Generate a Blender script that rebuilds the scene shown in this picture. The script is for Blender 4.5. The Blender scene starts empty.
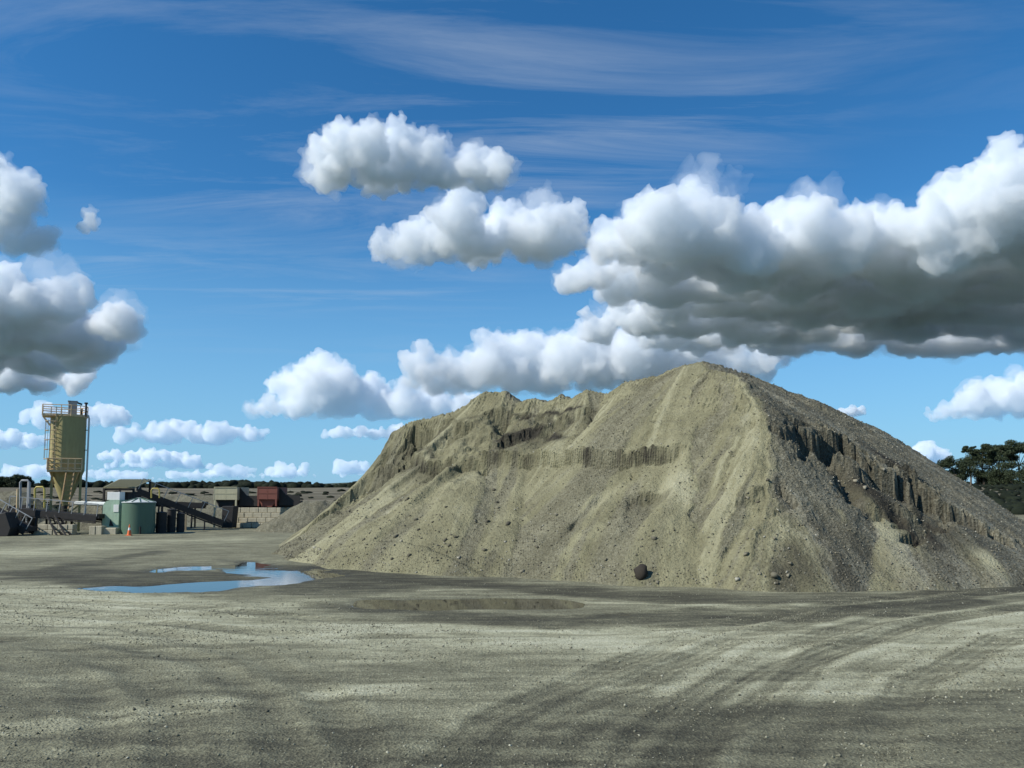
import bpy, bmesh, math, random
import numpy as np
from mathutils import Vector, Matrix
R = math.radians
random.seed(7); RNG = np.random.default_rng(7)
sc = bpy.context.scene
COL = sc.collection

# ------------------------------------------------------------------ camera
CAM_H, F, PITCH = 2.5, 770.0, R(4.5)
SHIFT = 110.0 - 770.0*math.tan(PITCH)          # the frame is cropped a little above the optical axis
cam_d = bpy.data.cameras.new('camera'); cam = bpy.data.objects.new('camera', cam_d); COL.objects.link(cam)
cam.location = (0, 0, CAM_H); cam.rotation_euler = (R(90)+PITCH, 0, 0)
cam_d.sensor_width = 36; cam_d.lens = 36*F/1024; cam_d.shift_y = SHIFT/1024; cam_d.clip_start = 0.1; cam_d.clip_end = 200000
sc.camera = cam
# ------------------------------------------------------------------ light
SUN_AZ, SUN_EL = R(-115), R(40)          # azimuth from +Y towards +X
SUN_DIR = Vector((math.sin(SUN_AZ)*math.cos(SUN_EL), math.cos(SUN_AZ)*math.cos(SUN_EL), math.sin(SUN_EL)))
sun_d = bpy.data.lights.new('sun', 'SUN'); sun_d.energy = 4.6; sun_d.angle = R(0.53); sun_d.color = (1.0, 0.95, 0.86)
sun = bpy.data.objects.new('sun', sun_d); COL.objects.link(sun)
sun.rotation_euler = SUN_DIR.to_track_quat('Z', 'Y').to_euler(); sun.location = (0, 0, 60)
vs = sc.view_settings
vs.view_transform = 'Standard'; vs.look = 'None'; vs.exposure = 0.25; vs.gamma = 1.0; vs.use_curve_mapping = False
cy = sc.cycles
cy.max_bounces = 14; cy.volume_bounces = 12; cy.diffuse_bounces = 3; cy.glossy_bounces = 3; cy.transmission_bounces = 4
cy.use_denoising = True; cy.caustics_reflective = False; cy.caustics_refractive = False

# ------------------------------------------------------------------ node helpers
def nd(nt, t, **kw):
    n = nt.nodes.new(t)
    for k, v in kw.items():
        if k.startswith('in_'):
            n.inputs[k[3:].replace('_', ' ')].default_value = v
        else:
            setattr(n, k, v)
    return n
def ln(nt, a, b): nt.links.new(a, b)
def math_(nt, op, a, b=None, clamp=False):
    n = nt.nodes.new('ShaderNodeMath'); n.operation = op; n.use_clamp = clamp
    for i, v in enumerate((a, b)):
        if v is None: continue
        if isinstance(v, (int, float)): n.inputs[i].default_value = v
        else: nt.links.new(v, n.inputs[i])
    return n.outputs[0]
def ramp_(nt, fac, stops):
    n = nt.nodes.new('ShaderNodeValToRGB'); cr = n.color_ramp
    while len(cr.elements) < len(stops): cr.elements.new(0.5)
    for e, (p, c) in zip(cr.elements, stops):
        e.position = p; e.color = (*c, 1) if len(c) == 3 else c
    nt.links.new(fac, n.inputs[0]); return n.outputs[0]
def mixc(nt, fac, a, b, mode='MIX'):
    n = nt.nodes.new('ShaderNodeMix'); n.data_type = 'RGBA'; n.blend_type = mode
    for s, v in ((n.inputs['Factor'], fac), (n.inputs['A'], a), (n.inputs['B'], b)) if False else ((n.inputs[0], fac), (n.inputs[6], a), (n.inputs[7], b)):
        if isinstance(v, (int, float)): s.default_value = v
        elif isinstance(v, tuple): s.default_value = (*v, 1) if len(v) == 3 else v
        else: nt.links.new(v, s)
    return n.outputs[2]

# ------------------------------------------------------------------ world: clear sky with thin cirrus streaks
world = bpy.data.worlds.new('World'); sc.world = world; world.use_nodes = True
wt = world.node_tree; wt.nodes.clear()
sky = nd(wt, 'ShaderNodeTexSky', sky_type='NISHITA', sun_disc=False, sun_elevation=SUN_EL, sun_rotation=SUN_AZ % (2*math.pi),
         altitude=300, air_density=1.0, dust_density=0.0, ozone_density=2.2)
hs = nd(wt, 'ShaderNodeHueSaturation', in_Hue=0.493, in_Saturation=1.28, in_Value=1.0); ln(wt, sky.outputs[0], hs.inputs['Color'])
tc = nd(wt, 'ShaderNodeTexCoord'); sx = nd(wt, 'ShaderNodeSeparateXYZ'); ln(wt, tc.outputs['Generated'], sx.inputs[0])
zz = math_(wt, 'MAXIMUM', sx.outputs[2], 0.03)
cx = nd(wt, 'ShaderNodeCombineXYZ')
ln(wt, math_(wt, 'DIVIDE', sx.outputs[0], zz), cx.inputs[0]); ln(wt, math_(wt, 'DIVIDE', sx.outputs[1], zz), cx.inputs[1])
mp = nd(wt, 'ShaderNodeMapping'); ln(wt, cx.outputs[0], mp.inputs[0])
mp.inputs['Rotation'].default_value = (0, 0, R(12)); mp.inputs['Scale'].default_value = (0.6, 2.2, 1)
nz = nd(wt, 'ShaderNodeTexNoise', in_Scale=1.1, in_Detail=10.0, in_Roughness=0.66, in_Distortion=0.7); ln(wt, mp.outputs[0], nz.inputs['Vector'])
mp2 = nd(wt, 'ShaderNodeMapping'); ln(wt, cx.outputs[0], mp2.inputs[0]); mp2.inputs['Scale'].default_value = (0.35, 0.55, 1)
mp2.inputs['Location'].default_value = (0.35, 1.7, 0)
nz2 = nd(wt, 'ShaderNodeTexNoise', in_Scale=1.0, in_Detail=3.0); ln(wt, mp2.outputs[0], nz2.inputs['Vector'])
c1 = ramp_(wt, nz.outputs['Fac'], [(0.46, (0, 0, 0)), (0.74, (1, 1, 1))])
c2 = ramp_(wt, nz2.outputs['Fac'], [(0.40, (0, 0, 0)), (0.60, (1, 1, 1))])
fade = ramp_(wt, sx.outputs[2], [(0.14, (0, 0, 0)), (0.34, (1, 1, 1))])
cf = math_(wt, 'MULTIPLY', math_(wt, 'MULTIPLY', math_(wt, 'MULTIPLY', c1, c2), fade), 0.52)
hz = ramp_(wt, sx.outputs[2], [(0.0, (1, 1, 1)), (0.10, (.75, .75, .75)), (0.34, (0, 0, 0))])
blue = mixc(wt, math_(wt, 'MULTIPLY', hz, 0.85), mixc(wt, 1.0, hs.outputs[0], (0.76, 1.06, 1.26), 'MULTIPLY'), (2.2, 4.75, 7.5))
skyc = mixc(wt, cf, blue, (5.2, 6.0, 7.0))
bg = nd(wt, 'ShaderNodeBackground', in_Strength=0.088); ln(wt, skyc, bg.inputs['Color'])
wo = nd(wt, 'ShaderNodeOutputWorld'); ln(wt, bg.outputs[0], wo.inputs['Surface'])

# ------------------------------------------------------------------ pixel -> ray helpers (directions only)
_cp, _sp = math.cos(PITCH), math.sin(PITCH)
def ray(px, py):
    u = (px-512)/F; v = (384+SHIFT-py)/F
    return np.array((u, _cp - v*_sp, _sp + v*_cp))
def at(px, py, D):                       # point at forward distance D along a pixel's direction
    d = ray(px, py); k = D/d[1]
    return Vector((d[0]*k, D, CAM_H + d[2]*k))
def gnd(px, py, z=0.0):                  # where that direction meets the yard
    d = ray(px, py); k = (z-CAM_H)/d[2]
    return Vector((d[0]*k, d[1]*k, z))
# ------------------------------------------------------------------ numeric noise
def _hash(ix, iy, seed):
    h = (ix.astype(np.int64)*374761393 + iy.astype(np.int64)*668265263 + seed*1442695041) & 0xffffffff
    h = ((h ^ (h >> 13))*1274126177) & 0xffffffff
    return ((h ^ (h >> 16)) & 0xffff)/65535.0
def vnoise(x, y, seed=0):
    ix = np.floor(x); iy = np.floor(y); fx = x-ix; fy = y-iy
    fx = fx*fx*fx*(fx*(fx*6-15)+10); fy = fy*fy*fy*(fy*(fy*6-15)+10)
    a = _hash(ix, iy, seed); b = _hash(ix+1, iy, seed); c = _hash(ix, iy+1, seed); d = _hash(ix+1, iy+1, seed)
    return (a*(1-fx)+b*fx)*(1-fy)+(c*(1-fx)+d*fx)*fy
def fbm(x, y, oct=4, seed=0, rough=0.5):
    s = 0; a = 1; n = 0
    for k in range(oct):
        s = s + a*(vnoise(x*2**k+17.3*k, y*2**k-9.1*k, seed+k*31)-0.5); n += a; a *= rough
    return s/n*2                                  # about -1..1
def cells(x, y, seed=0):
    """one random value per irregular cell"""
    ix = np.floor(x); iy = np.floor(y); best = np.full(x.shape, 9e9); out = np.zeros(x.shape)
    for a in (-1, 0, 1):
        for b in (-1, 0, 1):
            cx_ = ix+a; cy_ = iy+b; px = cx_+_hash(cx_, cy_, seed); py = cy_+_hash(cx_, cy_, seed+7); d = (px-x)**2+(py-y)**2
            m = d < best; best = np.where(m, d, best); out = np.where(m, _hash(cx_, cy_, seed+13), out)
    return out
def sstep(a, b, x):
    t = np.clip((x-a)/(b-a), 0, 1); return t*t*(3-2*t)
def seg_dist(X, Y, pts):
    """distance to a polyline, signed distance (+ on its right-hand side) and 0..1 position along it"""
    best = np.full(X.shape, 1e9); sg = np.zeros(X.shape); tt = np.zeros(X.shape)
    L = np.cumsum([0]+[math.dist(pts[i], pts[i+1]) for i in range(len(pts)-1)])
    for i in range(len(pts)-1):
        ax, ay = pts[i]; bx, by = pts[i+1]; dx, dy = bx-ax, by-ay; l2 = dx*dx+dy*dy+1e-9
        t = np.clip(((X-ax)*dx+(Y-ay)*dy)/l2, 0, 1)
        ex = X-(ax+t*dx); ey = Y-(ay+t*dy); d = np.hypot(ex, ey)
        s = np.sign(ex*dy-ey*dx)
        m = d < best
        best = np.where(m, d, best); sg = np.where(m, s*d, sg); tt = np.where(m, (L[i]+t*(L[i+1]-L[i]))/L[-1], tt)
    return best, sg, tt
def mesh_np(name, V, Fc):
    V = np.asarray(V, dtype=np.float32); Fc = np.asarray(Fc, dtype=np.int32); k = Fc.shape[1]
    me = bpy.data.meshes.new(name)
    me.vertices.add(len(V)); me.vertices.foreach_set('co', V.ravel())
    me.loops.add(Fc.size); me.loops.foreach_set('vertex_index', Fc.ravel())
    me.polygons.add(len(Fc)); me.polygons.foreach_set('loop_start', np.arange(0, Fc.size, k, dtype=np.int32))
    me.update(calc_edges=True); me.validate(); return me
def grid_faces(nx, ny, keep=None):
    i = np.arange(ny-1)[:, None]*nx+np.arange(nx-1)[None, :]
    f = np.stack([i, i+1, i+1+nx, i+nx], -1).reshape(-1, 4)
    if keep is not None: f = f[keep.reshape(-1)[f].any(1)]
    return f
def attr(me, name, arr):
    a = me.attributes.new(name, 'FLOAT', 'POINT'); a.data.foreach_set('value', np.asarray(arr, dtype=np.float32).ravel())
def smooth(me): me.polygons.foreach_set('use_smooth', np.ones(len(me.polygons), dtype=bool)); me.update()
def link(name, me, mat=None, parent=None, loc=None):
    o = bpy.data.objects.new(name, me); COL.objects.link(o)
    if mat: me.materials.clear(); me.materials.append(mat)
    if loc is not None: o.location = loc
    if parent: o.parent = parent
    return o
def tag(o, label=None, cat=None, group=None, kind=None):
    if label: o['label'] = label
    if cat: o['category'] = cat
    if group: o['group'] = group
    if kind: o['kind'] = kind
    return o
def new_mat(name, rough=0.9, spec=0.3):
    m = bpy.data.materials.new(name); m.use_nodes = True; nt = m.node_tree; b = nt.nodes['Principled BSDF']
    b.inputs['Roughness'].default_value = rough; b.inputs['Specular IOR Level'].default_value = spec
    return m, nt, b
def tex(nt, kind, scale, vec, **kw):
    n = nd(nt, 'ShaderNodeTex'+kind, in_Scale=scale, **kw); ln(nt, vec, n.inputs['Vector']); return n
def bump(nt, b, chain):
    prev = None
    for h, dist in chain:
        n = nd(nt, 'ShaderNodeBump', in_Strength=1.0, in_Distance=dist); ln(nt, h, n.inputs['Height'])
        if prev: ln(nt, prev, n.inputs['Normal'])
        prev = n.outputs[0]
    ln(nt, prev, b.inputs['Normal'])
def pos_vec(nt, scale=None):
    g = nt.nodes.new('ShaderNodeNewGeometry'); v = g.outputs['Position']
    if scale:
        m = nd(nt, 'ShaderNodeMapping'); ln(nt, v, m.inputs[0]); m.inputs['Scale'].default_value = scale; v = m.outputs[0]
    return v
def attr_n(nt, name): return nd(nt, 'ShaderNodeAttribute', attribute_name=name).outputs['Fac']

# ------------------------------------------------------------------ yard masks (all in ground metres)
G = lambda pts: [tuple(gnd(*p)[:2]) for p in pts]
def stroke(X, Y, pts, w, soft=1.0, seed=0, warp=0.5, px=True):
    P = G(pts) if px else pts
    wx = fbm(X*0.35, Y*0.5, 4, seed)*warp*w; wy = fbm(X*0.35+50, Y*0.5, 4, seed+5)*warp*w
    d, s, t = seg_dist(X+wx, Y+wy, P)
    soft *= .75
    return 1-sstep(w*0.5*(1-soft), w*0.5*(1+soft*0.6), d)
LIGHT = [([(-200,585),(60,612),(250,632),(450,640),(650,640),(850,640),(1200,628)], 5.2, .9, .9),
         ([(-100,560),(40,553),(120,543),(230,539)], 6.0, .9, .50), ([(-60,575),(80,598),(160,603),(330,606)], 2.0, .8, .45),
         ([(-60,748),(100,722),(200,706)], .75, .8, .8), ([(325,694),(395,690)], .55, .8, .9),
         ([(740,606),(900,598),(1060,592)], 1.3, .9, .8), ([(860,752),(960,738)], .9, 1, .55), ([(650,700),(760,690),(1024,676)], 1.6, 1, .5),
         ([(420,590),(500,588),(590,592)], .35, .9, .7), ([(330,577),(420,583)], .3, .9, .45), ([(560,600),(700,604),(850,600)], .3, .8, .5),
         ([(905,583),(1060,573)], 1.2, .9, .6), ([(200,566),(262,562)], .6, .9, .4)]
DARK = [([(270,566),(380,577),(520,586),(680,597),(820,602),(1000,588),(1080,575)], 1.9, .8, .9),
        ([(70,572),(180,577),(300,572),(400,585)], 4.6, .7, .85), ([(340,606),(560,622),(760,618),(960,600)], 1.5, .8, .8),
        ([(480,752),(640,735),(820,742),(1060,748)], 2.2, 1, .48), ([(-50,700),(60,705),(180,725),(330,735)], 1.7, 1, .28), ([(330,752),(60,775)], 1.6, 1, .3), ([(640,700),(760,712),(1024,690)], .9, 1, .55),
        ([(40,575),(80,564),(160,552)], 1.5, .8, .6)]
TRK = [[(505,790),(560,735),(640,690),(735,642),(850,612),(1020,590)], [(560,790),(610,735),(690,690),(780,645),(890,615),(1060,594)],
       [(760,790),(800,720),(850,670),(960,630),(1100,608)], [(-40,650),(60,652),(150,672),(190,710),(200,790)], [(-40,628),(90,636),(190,660),(250,705),(280,790)],
       [(-40,600),(150,612),(330,628),(560,625),(760,612)]]
def puddle_depth(X, Y):
    w1 = fbm(X*0.5, Y*0.5, 5, 61)
    a = stroke(X, Y, [(108,588),(160,587.5),(205,586),(250,583),(300,577)], 2.0, .9, 71, .5)
    a2 = stroke(X, Y, [(205,566),(250,564),(290,572)], 2.6, .9, 72, .7)
    b = stroke(X, Y, [(375,601),(450,602),(540,602)], 1.9, .8, 73, .3)
    return np.maximum(a, a2)*(1+0.25*w1), b
def yard_height(X, Y):
    near = 1-sstep(55, 90, Y)
    z = (0.05*fbm(X*0.12, Y*0.12, 4, 3)+0.02*fbm(X*0.6, Y*0.9, 4, 8))*near
    p1, p2 = puddle_depth(X, Y)
    z = z*(1-0.9*np.clip(np.maximum(p1, p2)*1.4, 0, 1))-0.085*p1-0.085*p2
    for k, t in enumerate(TRK):                       # wheel ruts, a pair of tyres each
        d, s, q = seg_dist(X, Y, G(t)); r = np.abs(d-0.85)
        z = z-0.022*np.exp(-(r/0.22)**2)*(0.5+0.5*vnoise(X*0.6, Y*0.6, 80+k))+0.012*np.exp(-((r-0.36)/0.14)**2)
    far = sstep(75, 260, Y)*4.4 + sstep(-40, -300, -Y)*0
    z = z + far*(1+0.15*fbm(X*0.01, Y*0.01, 3, 9)) + sstep(60, 120, Y)*0.5*fbm(X*0.05, Y*0.05, 4, 19)
    # bank behind the pile on the right
    z = z + sstep(28, 60, X)*sstep(30, 70, Y)*1.0
    return z
gx = np.concatenate([-np.geomspace(6000, 30, 26), np.arange(-29.5, -11, 0.14), np.arange(-11, 11, 0.075), np.arange(11, 29.6, 0.14), np.geomspace(30, 6000, 26)])
gy = np.concatenate([-np.geomspace(3000, 6, 14), np.arange(-5, 3, 1.0), np.arange(3, 14, 0.075), np.arange(14, 27, 0.11), np.arange(27, 62, 0.3), np.geomspace(62, 9000, 60)])
GX, GY = np.meshgrid(gx, gy)
GZ = yard_height(GX, GY)
me = mesh_np('ground', np.stack([GX, GY, GZ], -1).reshape(-1, 3), grid_faces(len(gx), len(gy))); smooth(me)
n1 = fbm(GX*0.16, GY*0.9, 5, 21, .62); n2 = fbm(GX*0.9, GY*2.2, 4, 33, .6)
tone = np.full(GX.shape, 0.46)
for k, (p, w, s, a) in enumerate(LIGHT): tone = tone+(0.92-tone)*stroke(GX, GY, p, w, s, 100+k)*a*np.clip(0.8+0.7*n1+.35*n2, 0, 1)
for k, (p, w, s, a) in enumerate(DARK): tone = tone+(0.06-tone)*stroke(GX, GY, p, w, s, 140+k)*a*np.clip(0.85+0.5*n1-.3*n2, 0, 1)
for k, t in enumerate(TRK):                           # darker tread lines pressed into the gravel
    d, s, q = seg_dist(GX+0.25*fbm(GX*.4, GY*.4, 3, 170+k), GY, G(t)); r = np.abs(d-0.85); brk = np.clip(0.1+1.1*vnoise(GX*0.5, GY*0.35, 180+k), 0, 1)
    m = np.exp(-(r/0.24)**2)*0.45*brk
    for o_ in (0.10, 0.24): m = np.maximum(m, np.exp(-((r-o_)/0.055)**2)*0.9*brk)
    m = np.maximum(m, np.exp(-((d-0.2)/0.07)**2)*0.5*vnoise(GX*0.5, GY*0.5, 190+k))
    pl_ = np.exp(-((r-0.42)/0.10)**2)*0.09*brk
    g_ = .4 if k in (3, 4) else .85
    tone = tone-tone*m*0.55*g_+pl_*g_
tone = tone+0.10*n1*np.clip(tone*2, .4, 1)+0.07*n2
p1, p2 = puddle_depth(GX, GY); wet = np.clip(np.maximum(p1, p2)*1.3-0.1, 0, 1)
attr(me, 'tone', np.clip(tone, 0, 1)); attr(me, 'wet', wet); attr(me, 'far', sstep(600, 800, np.hypot(GX, GY))); attr(me, 'field', sstep(62, 80, GY+0.25*np.abs(GX)*0))
gm, nt, b = new_mat('yard_gravel', 0.92, 0.25)
v = pos_vec(nt); tn = attr_n(nt, 'tone'); wt_ = attr_n(nt, 'wet'); fl = attr_n(nt, 'field')
g1 = tex(nt, 'Noise', 22.0, v, in_Detail=6.0, in_Roughness=0.72); g2 = tex(nt, 'Voronoi', 34.0, v); g3 = tex(nt, 'Noise', 2.2, v, in_Detail=8.0, in_Roughness=0.66)
st = tex(nt, 'Noise', 1.0, pos_vec(nt, (0.55, 3.2, 1)), in_Detail=7.0, in_Roughness=0.6)
t = math_(nt, 'ADD', tn, math_(nt, 'MULTIPLY', math_(nt, 'SUBTRACT', g1.outputs['Fac'], 0.5), 0.95))
t = math_(nt, 'ADD', t, math_(nt, 'MULTIPLY', math_(nt, 'SUBTRACT', g3.outputs['Fac'], 0.5), 0.30))
t = math_(nt, 'ADD', t, math_(nt, 'MULTIPLY', math_(nt, 'SUBTRACT', st.outputs['Fac'], 0.5), 0.85))
colr = ramp_(nt, t, [(0.0, (0.047, 0.0455, 0.031)), (0.25, (0.099, 0.096, 0.064)), (0.5, (0.206, 0.202, 0.131)), (0.72, (0.348, 0.343, 0.23)), (1.0, (0.485, 0.482, 0.345))])
sp = ramp_(nt, g2.outputs['Color'], [(0.0, (0.62, 0.62, 0.62)), (1.0, (1.32, 1.32, 1.30))])
colr = mixc(nt, 0.75, colr, sp, 'MULTIPLY')
colr = mixc(nt, math_(nt, 'MULTIPLY', wt_, 0.8), colr, (0.03, 0.028, 0.02))
f1 = tex(nt, 'Noise', 0.06, pos_vec(nt, (0.35, 1.6, 1)), in_Detail=9.0, in_Roughness=0.65)
fc = ramp_(nt, f1.outputs['Fac'], [(0.3, (0.055, 0.05, 0.03)), (0.5, (0.13, 0.115, 0.075)), (0.62, (0.18, 0.16, 0.11)), (0.75, (0.30, 0.28, 0.21))])
far_ = attr_n(nt, 'far'); fc = mixc(nt, far_, fc, (0.045, 0.060, 0.030)); colr = mixc(nt, fl, colr, fc)
ln(nt, colr, b.inputs['Base Color'])
rg = math_(nt, 'SUBTRACT', 0.93, math_(nt, 'MULTIPLY', wt_, 0.5)); ln(nt, rg, b.inputs['Roughness'])
bump(nt, b, [(g3.outputs['Fac'], 0.05), (g1.outputs['Fac'], 0.022), (g2.outputs['Distance'], 0.012)])
ground = link('ground', me, gm); tag(ground, kind='structure')

# puddles: flat still water lying in the hollows
wm, nt, b = new_mat('puddle_water', 0.03, 0.5)
b.inputs['Base Color'].default_value = (0.035, 0.033, 0.024, 1); b.inputs['IOR'].default_value = 1.33
wn = tex(nt, 'Noise', 3.0, pos_vec(nt), in_Detail=3.0); bump(nt, b, [(wn.outputs['Fac'], 0.0012)])
def puddle(name, x0, x1, y0, y1, z, label):
    m_ = mesh_np(name, [(x0, y0, z), (x1, y0, z), (x1, y1, z), (x0, y1, z)], [(0, 1, 2, 3)])
    o = link(name, m_, wm); tag(o, kind='structure'); return o
a = gnd(96, 594); c = gnd(330, 555); puddle('puddle', min(a.x, c.x)-2.5, c.x+3.0, a.y-.3, c.y+1.5, -0.045, '')
a = gnd(355, 612); c = gnd(570, 592); puddle('puddle', a.x-.4, c.x+1.0, a.y-.2, c.y+.4, -0.045, '')

# ------------------------------------------------------------------ the gravel stockpile
RIDGE = [(396,429,39.4,.66,1.7),(410,422,39,.66,1.7),(430,418,38.5,.64,1.6),(452,414,38,.61,1.5),(470,404,37.2,.58,1.1),(484,391,36.6,.56,.9),(502,391,36.2,.545,.8),(518,401,35.8,.54,.6),(533,397,35.4,.545,.6),(548,402,35,.56,.55),(561,396,34.6,.57,.55),(577,400,34.2,.59,.5),
         (590,389,33.8,.61,.45),(607,394,33.4,.63,.35),(626,383,33,.67,.2),(660,375,32.3,.72,0),(690,365,31.7,.75,0),(705,363,31.5,.75,0),(720,366,31.6,.73,0),(742,373,32,.66,0),(790,392,33,.58,0),(815,404,33.5,.565,0),(840,415,34,.60,0),(865,428,34.5,.70,0),(888,440,35,.80,0)]
rp = [(*at(p[0], p[1], p[2]), p[3], p[4]) for p in RIDGE]
DX = 0.075
px_ = np.arange(-19, 27, DX); py_ = np.arange(17.5, 52, DX)
PX, PY = np.meshgrid(px_, py_); PX = PX.astype(np.float32); PY = PY.astype(np.float32)
def dens(rp, step):
    out = []; s = 0
    for a, b_ in zip(rp[:-1], rp[1:]):
        L = math.dist(a[:3], b_[:3]); n = max(1, int(L/step))
        for i in range(n):
            t = i/n; out.append(tuple(a[k]+(b_[k]-a[k])*t for k in range(5))+(s+t*L,))
        s += L
    out.append((*rp[-1], s)); return out
def union(PX, PY, samples, Z=None, Q=None):
    if Z is None: Z = np.full(PX.shape, -9, np.float32); Q = np.zeros(PX.shape, np.float32)
    for (x, y, z, t, e, s) in samples:
        d = np.sqrt((PX-x)**2+(PY-y)**2+0.12)-0.346
        h = z-t*d-(e*(1-np.exp(-d/0.9)) if e else 0)
        if x > 9.3 and not e and z > 4.8: h = h-0.22*np.clip(PX-x-1.5, 0, None)
        if e: h = h-0.17*np.clip(x-PX-1.0, 0, None)
        m = h > Z
        Z[m] = h[m]; Q[m] = s+5.5*np.arctan2(PX[m]-x, -(PY[m]-y)+1e-6)
    return Z, Q
wxp = 0.5*fbm(PX*0.22, PY*0.22, 3, 201); wyp = 0.5*fbm(PX*0.22+90, PY*0.22, 3, 202)
PZ, Q = union(PX+wxp, PY+wyp, dens(rp, 0.17))
def zat(x, y):
    i = int(round((y-py_[0])/DX)); j = int(round((x-px_[0])/DX))
    return float(PZ[i, j]) if 0 <= i < len(py_) and 0 <= j < len(px_) else -9.0
def hit(px, py):
    d = ray(px, py); Y = 17.6
    while Y < 50:
        k = Y/d[1]; x = d[0]*k; z = CAM_H+d[2]*k
        if z <= max(zat(x, Y), 0): return (x, Y)
        Y += 0.05
    return (d[0]*38/d[1], 38.0)
sp_px = [(722,378),(738,398),(748,418),(757,440),(766,465),(775,490),(778,515),(774,540),(768,568)]
spur = [(*hit(*p),) for p in sp_px]
spur = [(x, y, zat(x, y)+h, .95, 0.0) for (x, y), h in zip(spur, (.3, .6, .85, .95, 1., 1., .95, .8, .55))]
wx2 = wxp+0.32*fbm(PX*0.8, PY*0.8, 4, 203, .6); PZ, Q = union(PX+wx2, PY+wyp, dens(spur, 0.2), PZ, Q)
base = PZ.copy()
LM = np.zeros(PX.shape, np.float32); DM = np.zeros(PX.shape, np.float32)      # loose pale sand / dark earth and painted undercut shade
_cw = 0.25*fbm(PX*1.1, PY*1.1, 3, 611)
CELL = (cells((PX+_cw)*1.5, (PY-_cw)*1.5, 612)-.5)*0.9+(cells((PX-_cw)*3.6, (PY+_cw)*3.6, 613)-.5)*0.35
def scarp(pts, h, w, seed, jag=0.35, fade=0.12, face=0.10, dark=0.0, talus=0.0, even=False):
    global PZ, DM, LM
    P = [hit(*p) for p in pts]
    j = jag*fbm(PX*0.9, PY*0.9, 4, seed, .6)+jag*0.5*fbm(PX*3.1, PY*3.1, 3, seed+3)
    d, s, t = seg_dist(PX+j, PY+j*0.6, P)
    s = s + jag*0.4*fbm(PX*1.3, PY*1.3, 4, seed+9, .65)+CELL*jag
    end = sstep(0, fade, t)*sstep(0, fade, 1-t)*(d < 6)
    end = end*np.where((t <= 0.0005) | (t >= 0.9995), np.exp(-np.abs(d)*1.5), 1)
    hh = h*end*np.clip(0.65+1.3*fbm(PX*0.7, PY*0.7, 4, seed+20, .6), 0.08, 1.5)
    if even: hh = h*end*np.clip(0.9+0.3*fbm(PX*0.7, PY*0.7, 3, seed+20), .5, 1.2)
    prof = np.where(s > 0, sstep(0, face, s)*np.exp(-np.clip(s-face, 0, None)/w), 0)
    PZ = PZ-hh*prof
    PZ = PZ+0.18*hh*np.where(s <= 0, np.exp(s/0.5), 0)
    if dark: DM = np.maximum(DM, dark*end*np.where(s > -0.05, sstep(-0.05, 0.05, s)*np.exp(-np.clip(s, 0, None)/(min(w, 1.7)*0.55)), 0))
    if even: DM = np.maximum(DM, 1.3*end*np.exp(-((s-0.03)/0.06)**2)*np.clip(.35+1.6*fbm(PX*1.2, PY*1.2, 3, seed+40), 0, 1)); DM = np.maximum(DM, .35*end*np.where(s > 0, np.exp(-(s/.25)**2), 0)*np.clip(.3+2*fbm(PX*5, PY*.5, 2, seed+41), 0, 1))  # dark layer and undercut shade painted along the ledge lip
    if talus: LM = np.maximum(LM, talus*end*sstep(0.3, 1.0, s)*(1-sstep(1.0, 4.0, s)))
scarp([(383,452),(391,433),(410,431),(432,427),(452,422)], 1.2, 3.6, 301, .3, .04, .12, .6)
scarp([(452,424),(470,420),(492,412),(515,412)], 0.75, 3.0, 302, .35, .1, .15, .45)
scarp([(515,413),(550,416),(585,409),(606,404)], 0.4, 2.2, 303, .35, .15, .15, .6)
scarp([(488,442),(520,434),(548,430),(566,436)], 0.35, 1.6, 304, .6, .15, .15, .85)
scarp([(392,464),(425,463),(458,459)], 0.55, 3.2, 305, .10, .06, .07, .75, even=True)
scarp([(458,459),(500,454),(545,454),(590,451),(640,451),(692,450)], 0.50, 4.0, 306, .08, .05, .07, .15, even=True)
scarp([(470,455),(474,470)], 0.30, 0.25, 307, .15, .2, .1, .5)
scarp([(626,496),(640,493),(656,493),(674,490)], 0.32, 1.6, 308, .25, .12, .10, .6)
scarp([(626,470),(640,480),(648,496)], 0.15, 0.5, 318, .25, .2, .15, .1)
scarp([(770,424),(786,420),(806,428),(832,440),(868,456),(905,478),(950,502),(988,522),(1016,546)], 1.0, 4.0, 309, .9, .04, .22, .75)
scarp([(800,446),(850,468),(900,498),(950,528)], 0.40, 1.2, 310, .8, .12, .2, .6)
scarp([(860,500),(910,530),(960,560),(985,574)], 0.20, 0.9, 311, .7, .15, .2, .5)
scarp([(778,478),(786,490),(802,507)], 0.4, 1.3, 312, .15, .15, .1, .5)
scarp([(742,402),(760,425)], 0.2, 0.5, 313, .3, .2, .1, .3)
scarp([(560,536),(580,516),(604,492)], 0.16, 0.5, 314, .1, .25, .12, .25)
scarp([(640,420),(668,412),(700,410)], 0.16, 0.4, 315, .5, .2, .12, .2)
scarp([(610,430),(650,432),(690,436)], 0.14, 0.5, 316, .5, .2, .12, .1)
def streak(px0, px1, w, amt, seed, arr):
    d, s, t = seg_dist(PX, PY, [hit(*p) for p in (px0, px1)] if not isinstance(px0, list) else [hit(*p) for p in px0])
    m = amt*np.exp(-(d/w)**2)*sstep(0, .15, t)*sstep(0, .15, 1-t)
    return np.maximum(arr, m*np.clip(0.6+fbm(Q*0.8, PY*0.3, 3, seed), 0, 1.2))
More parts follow.
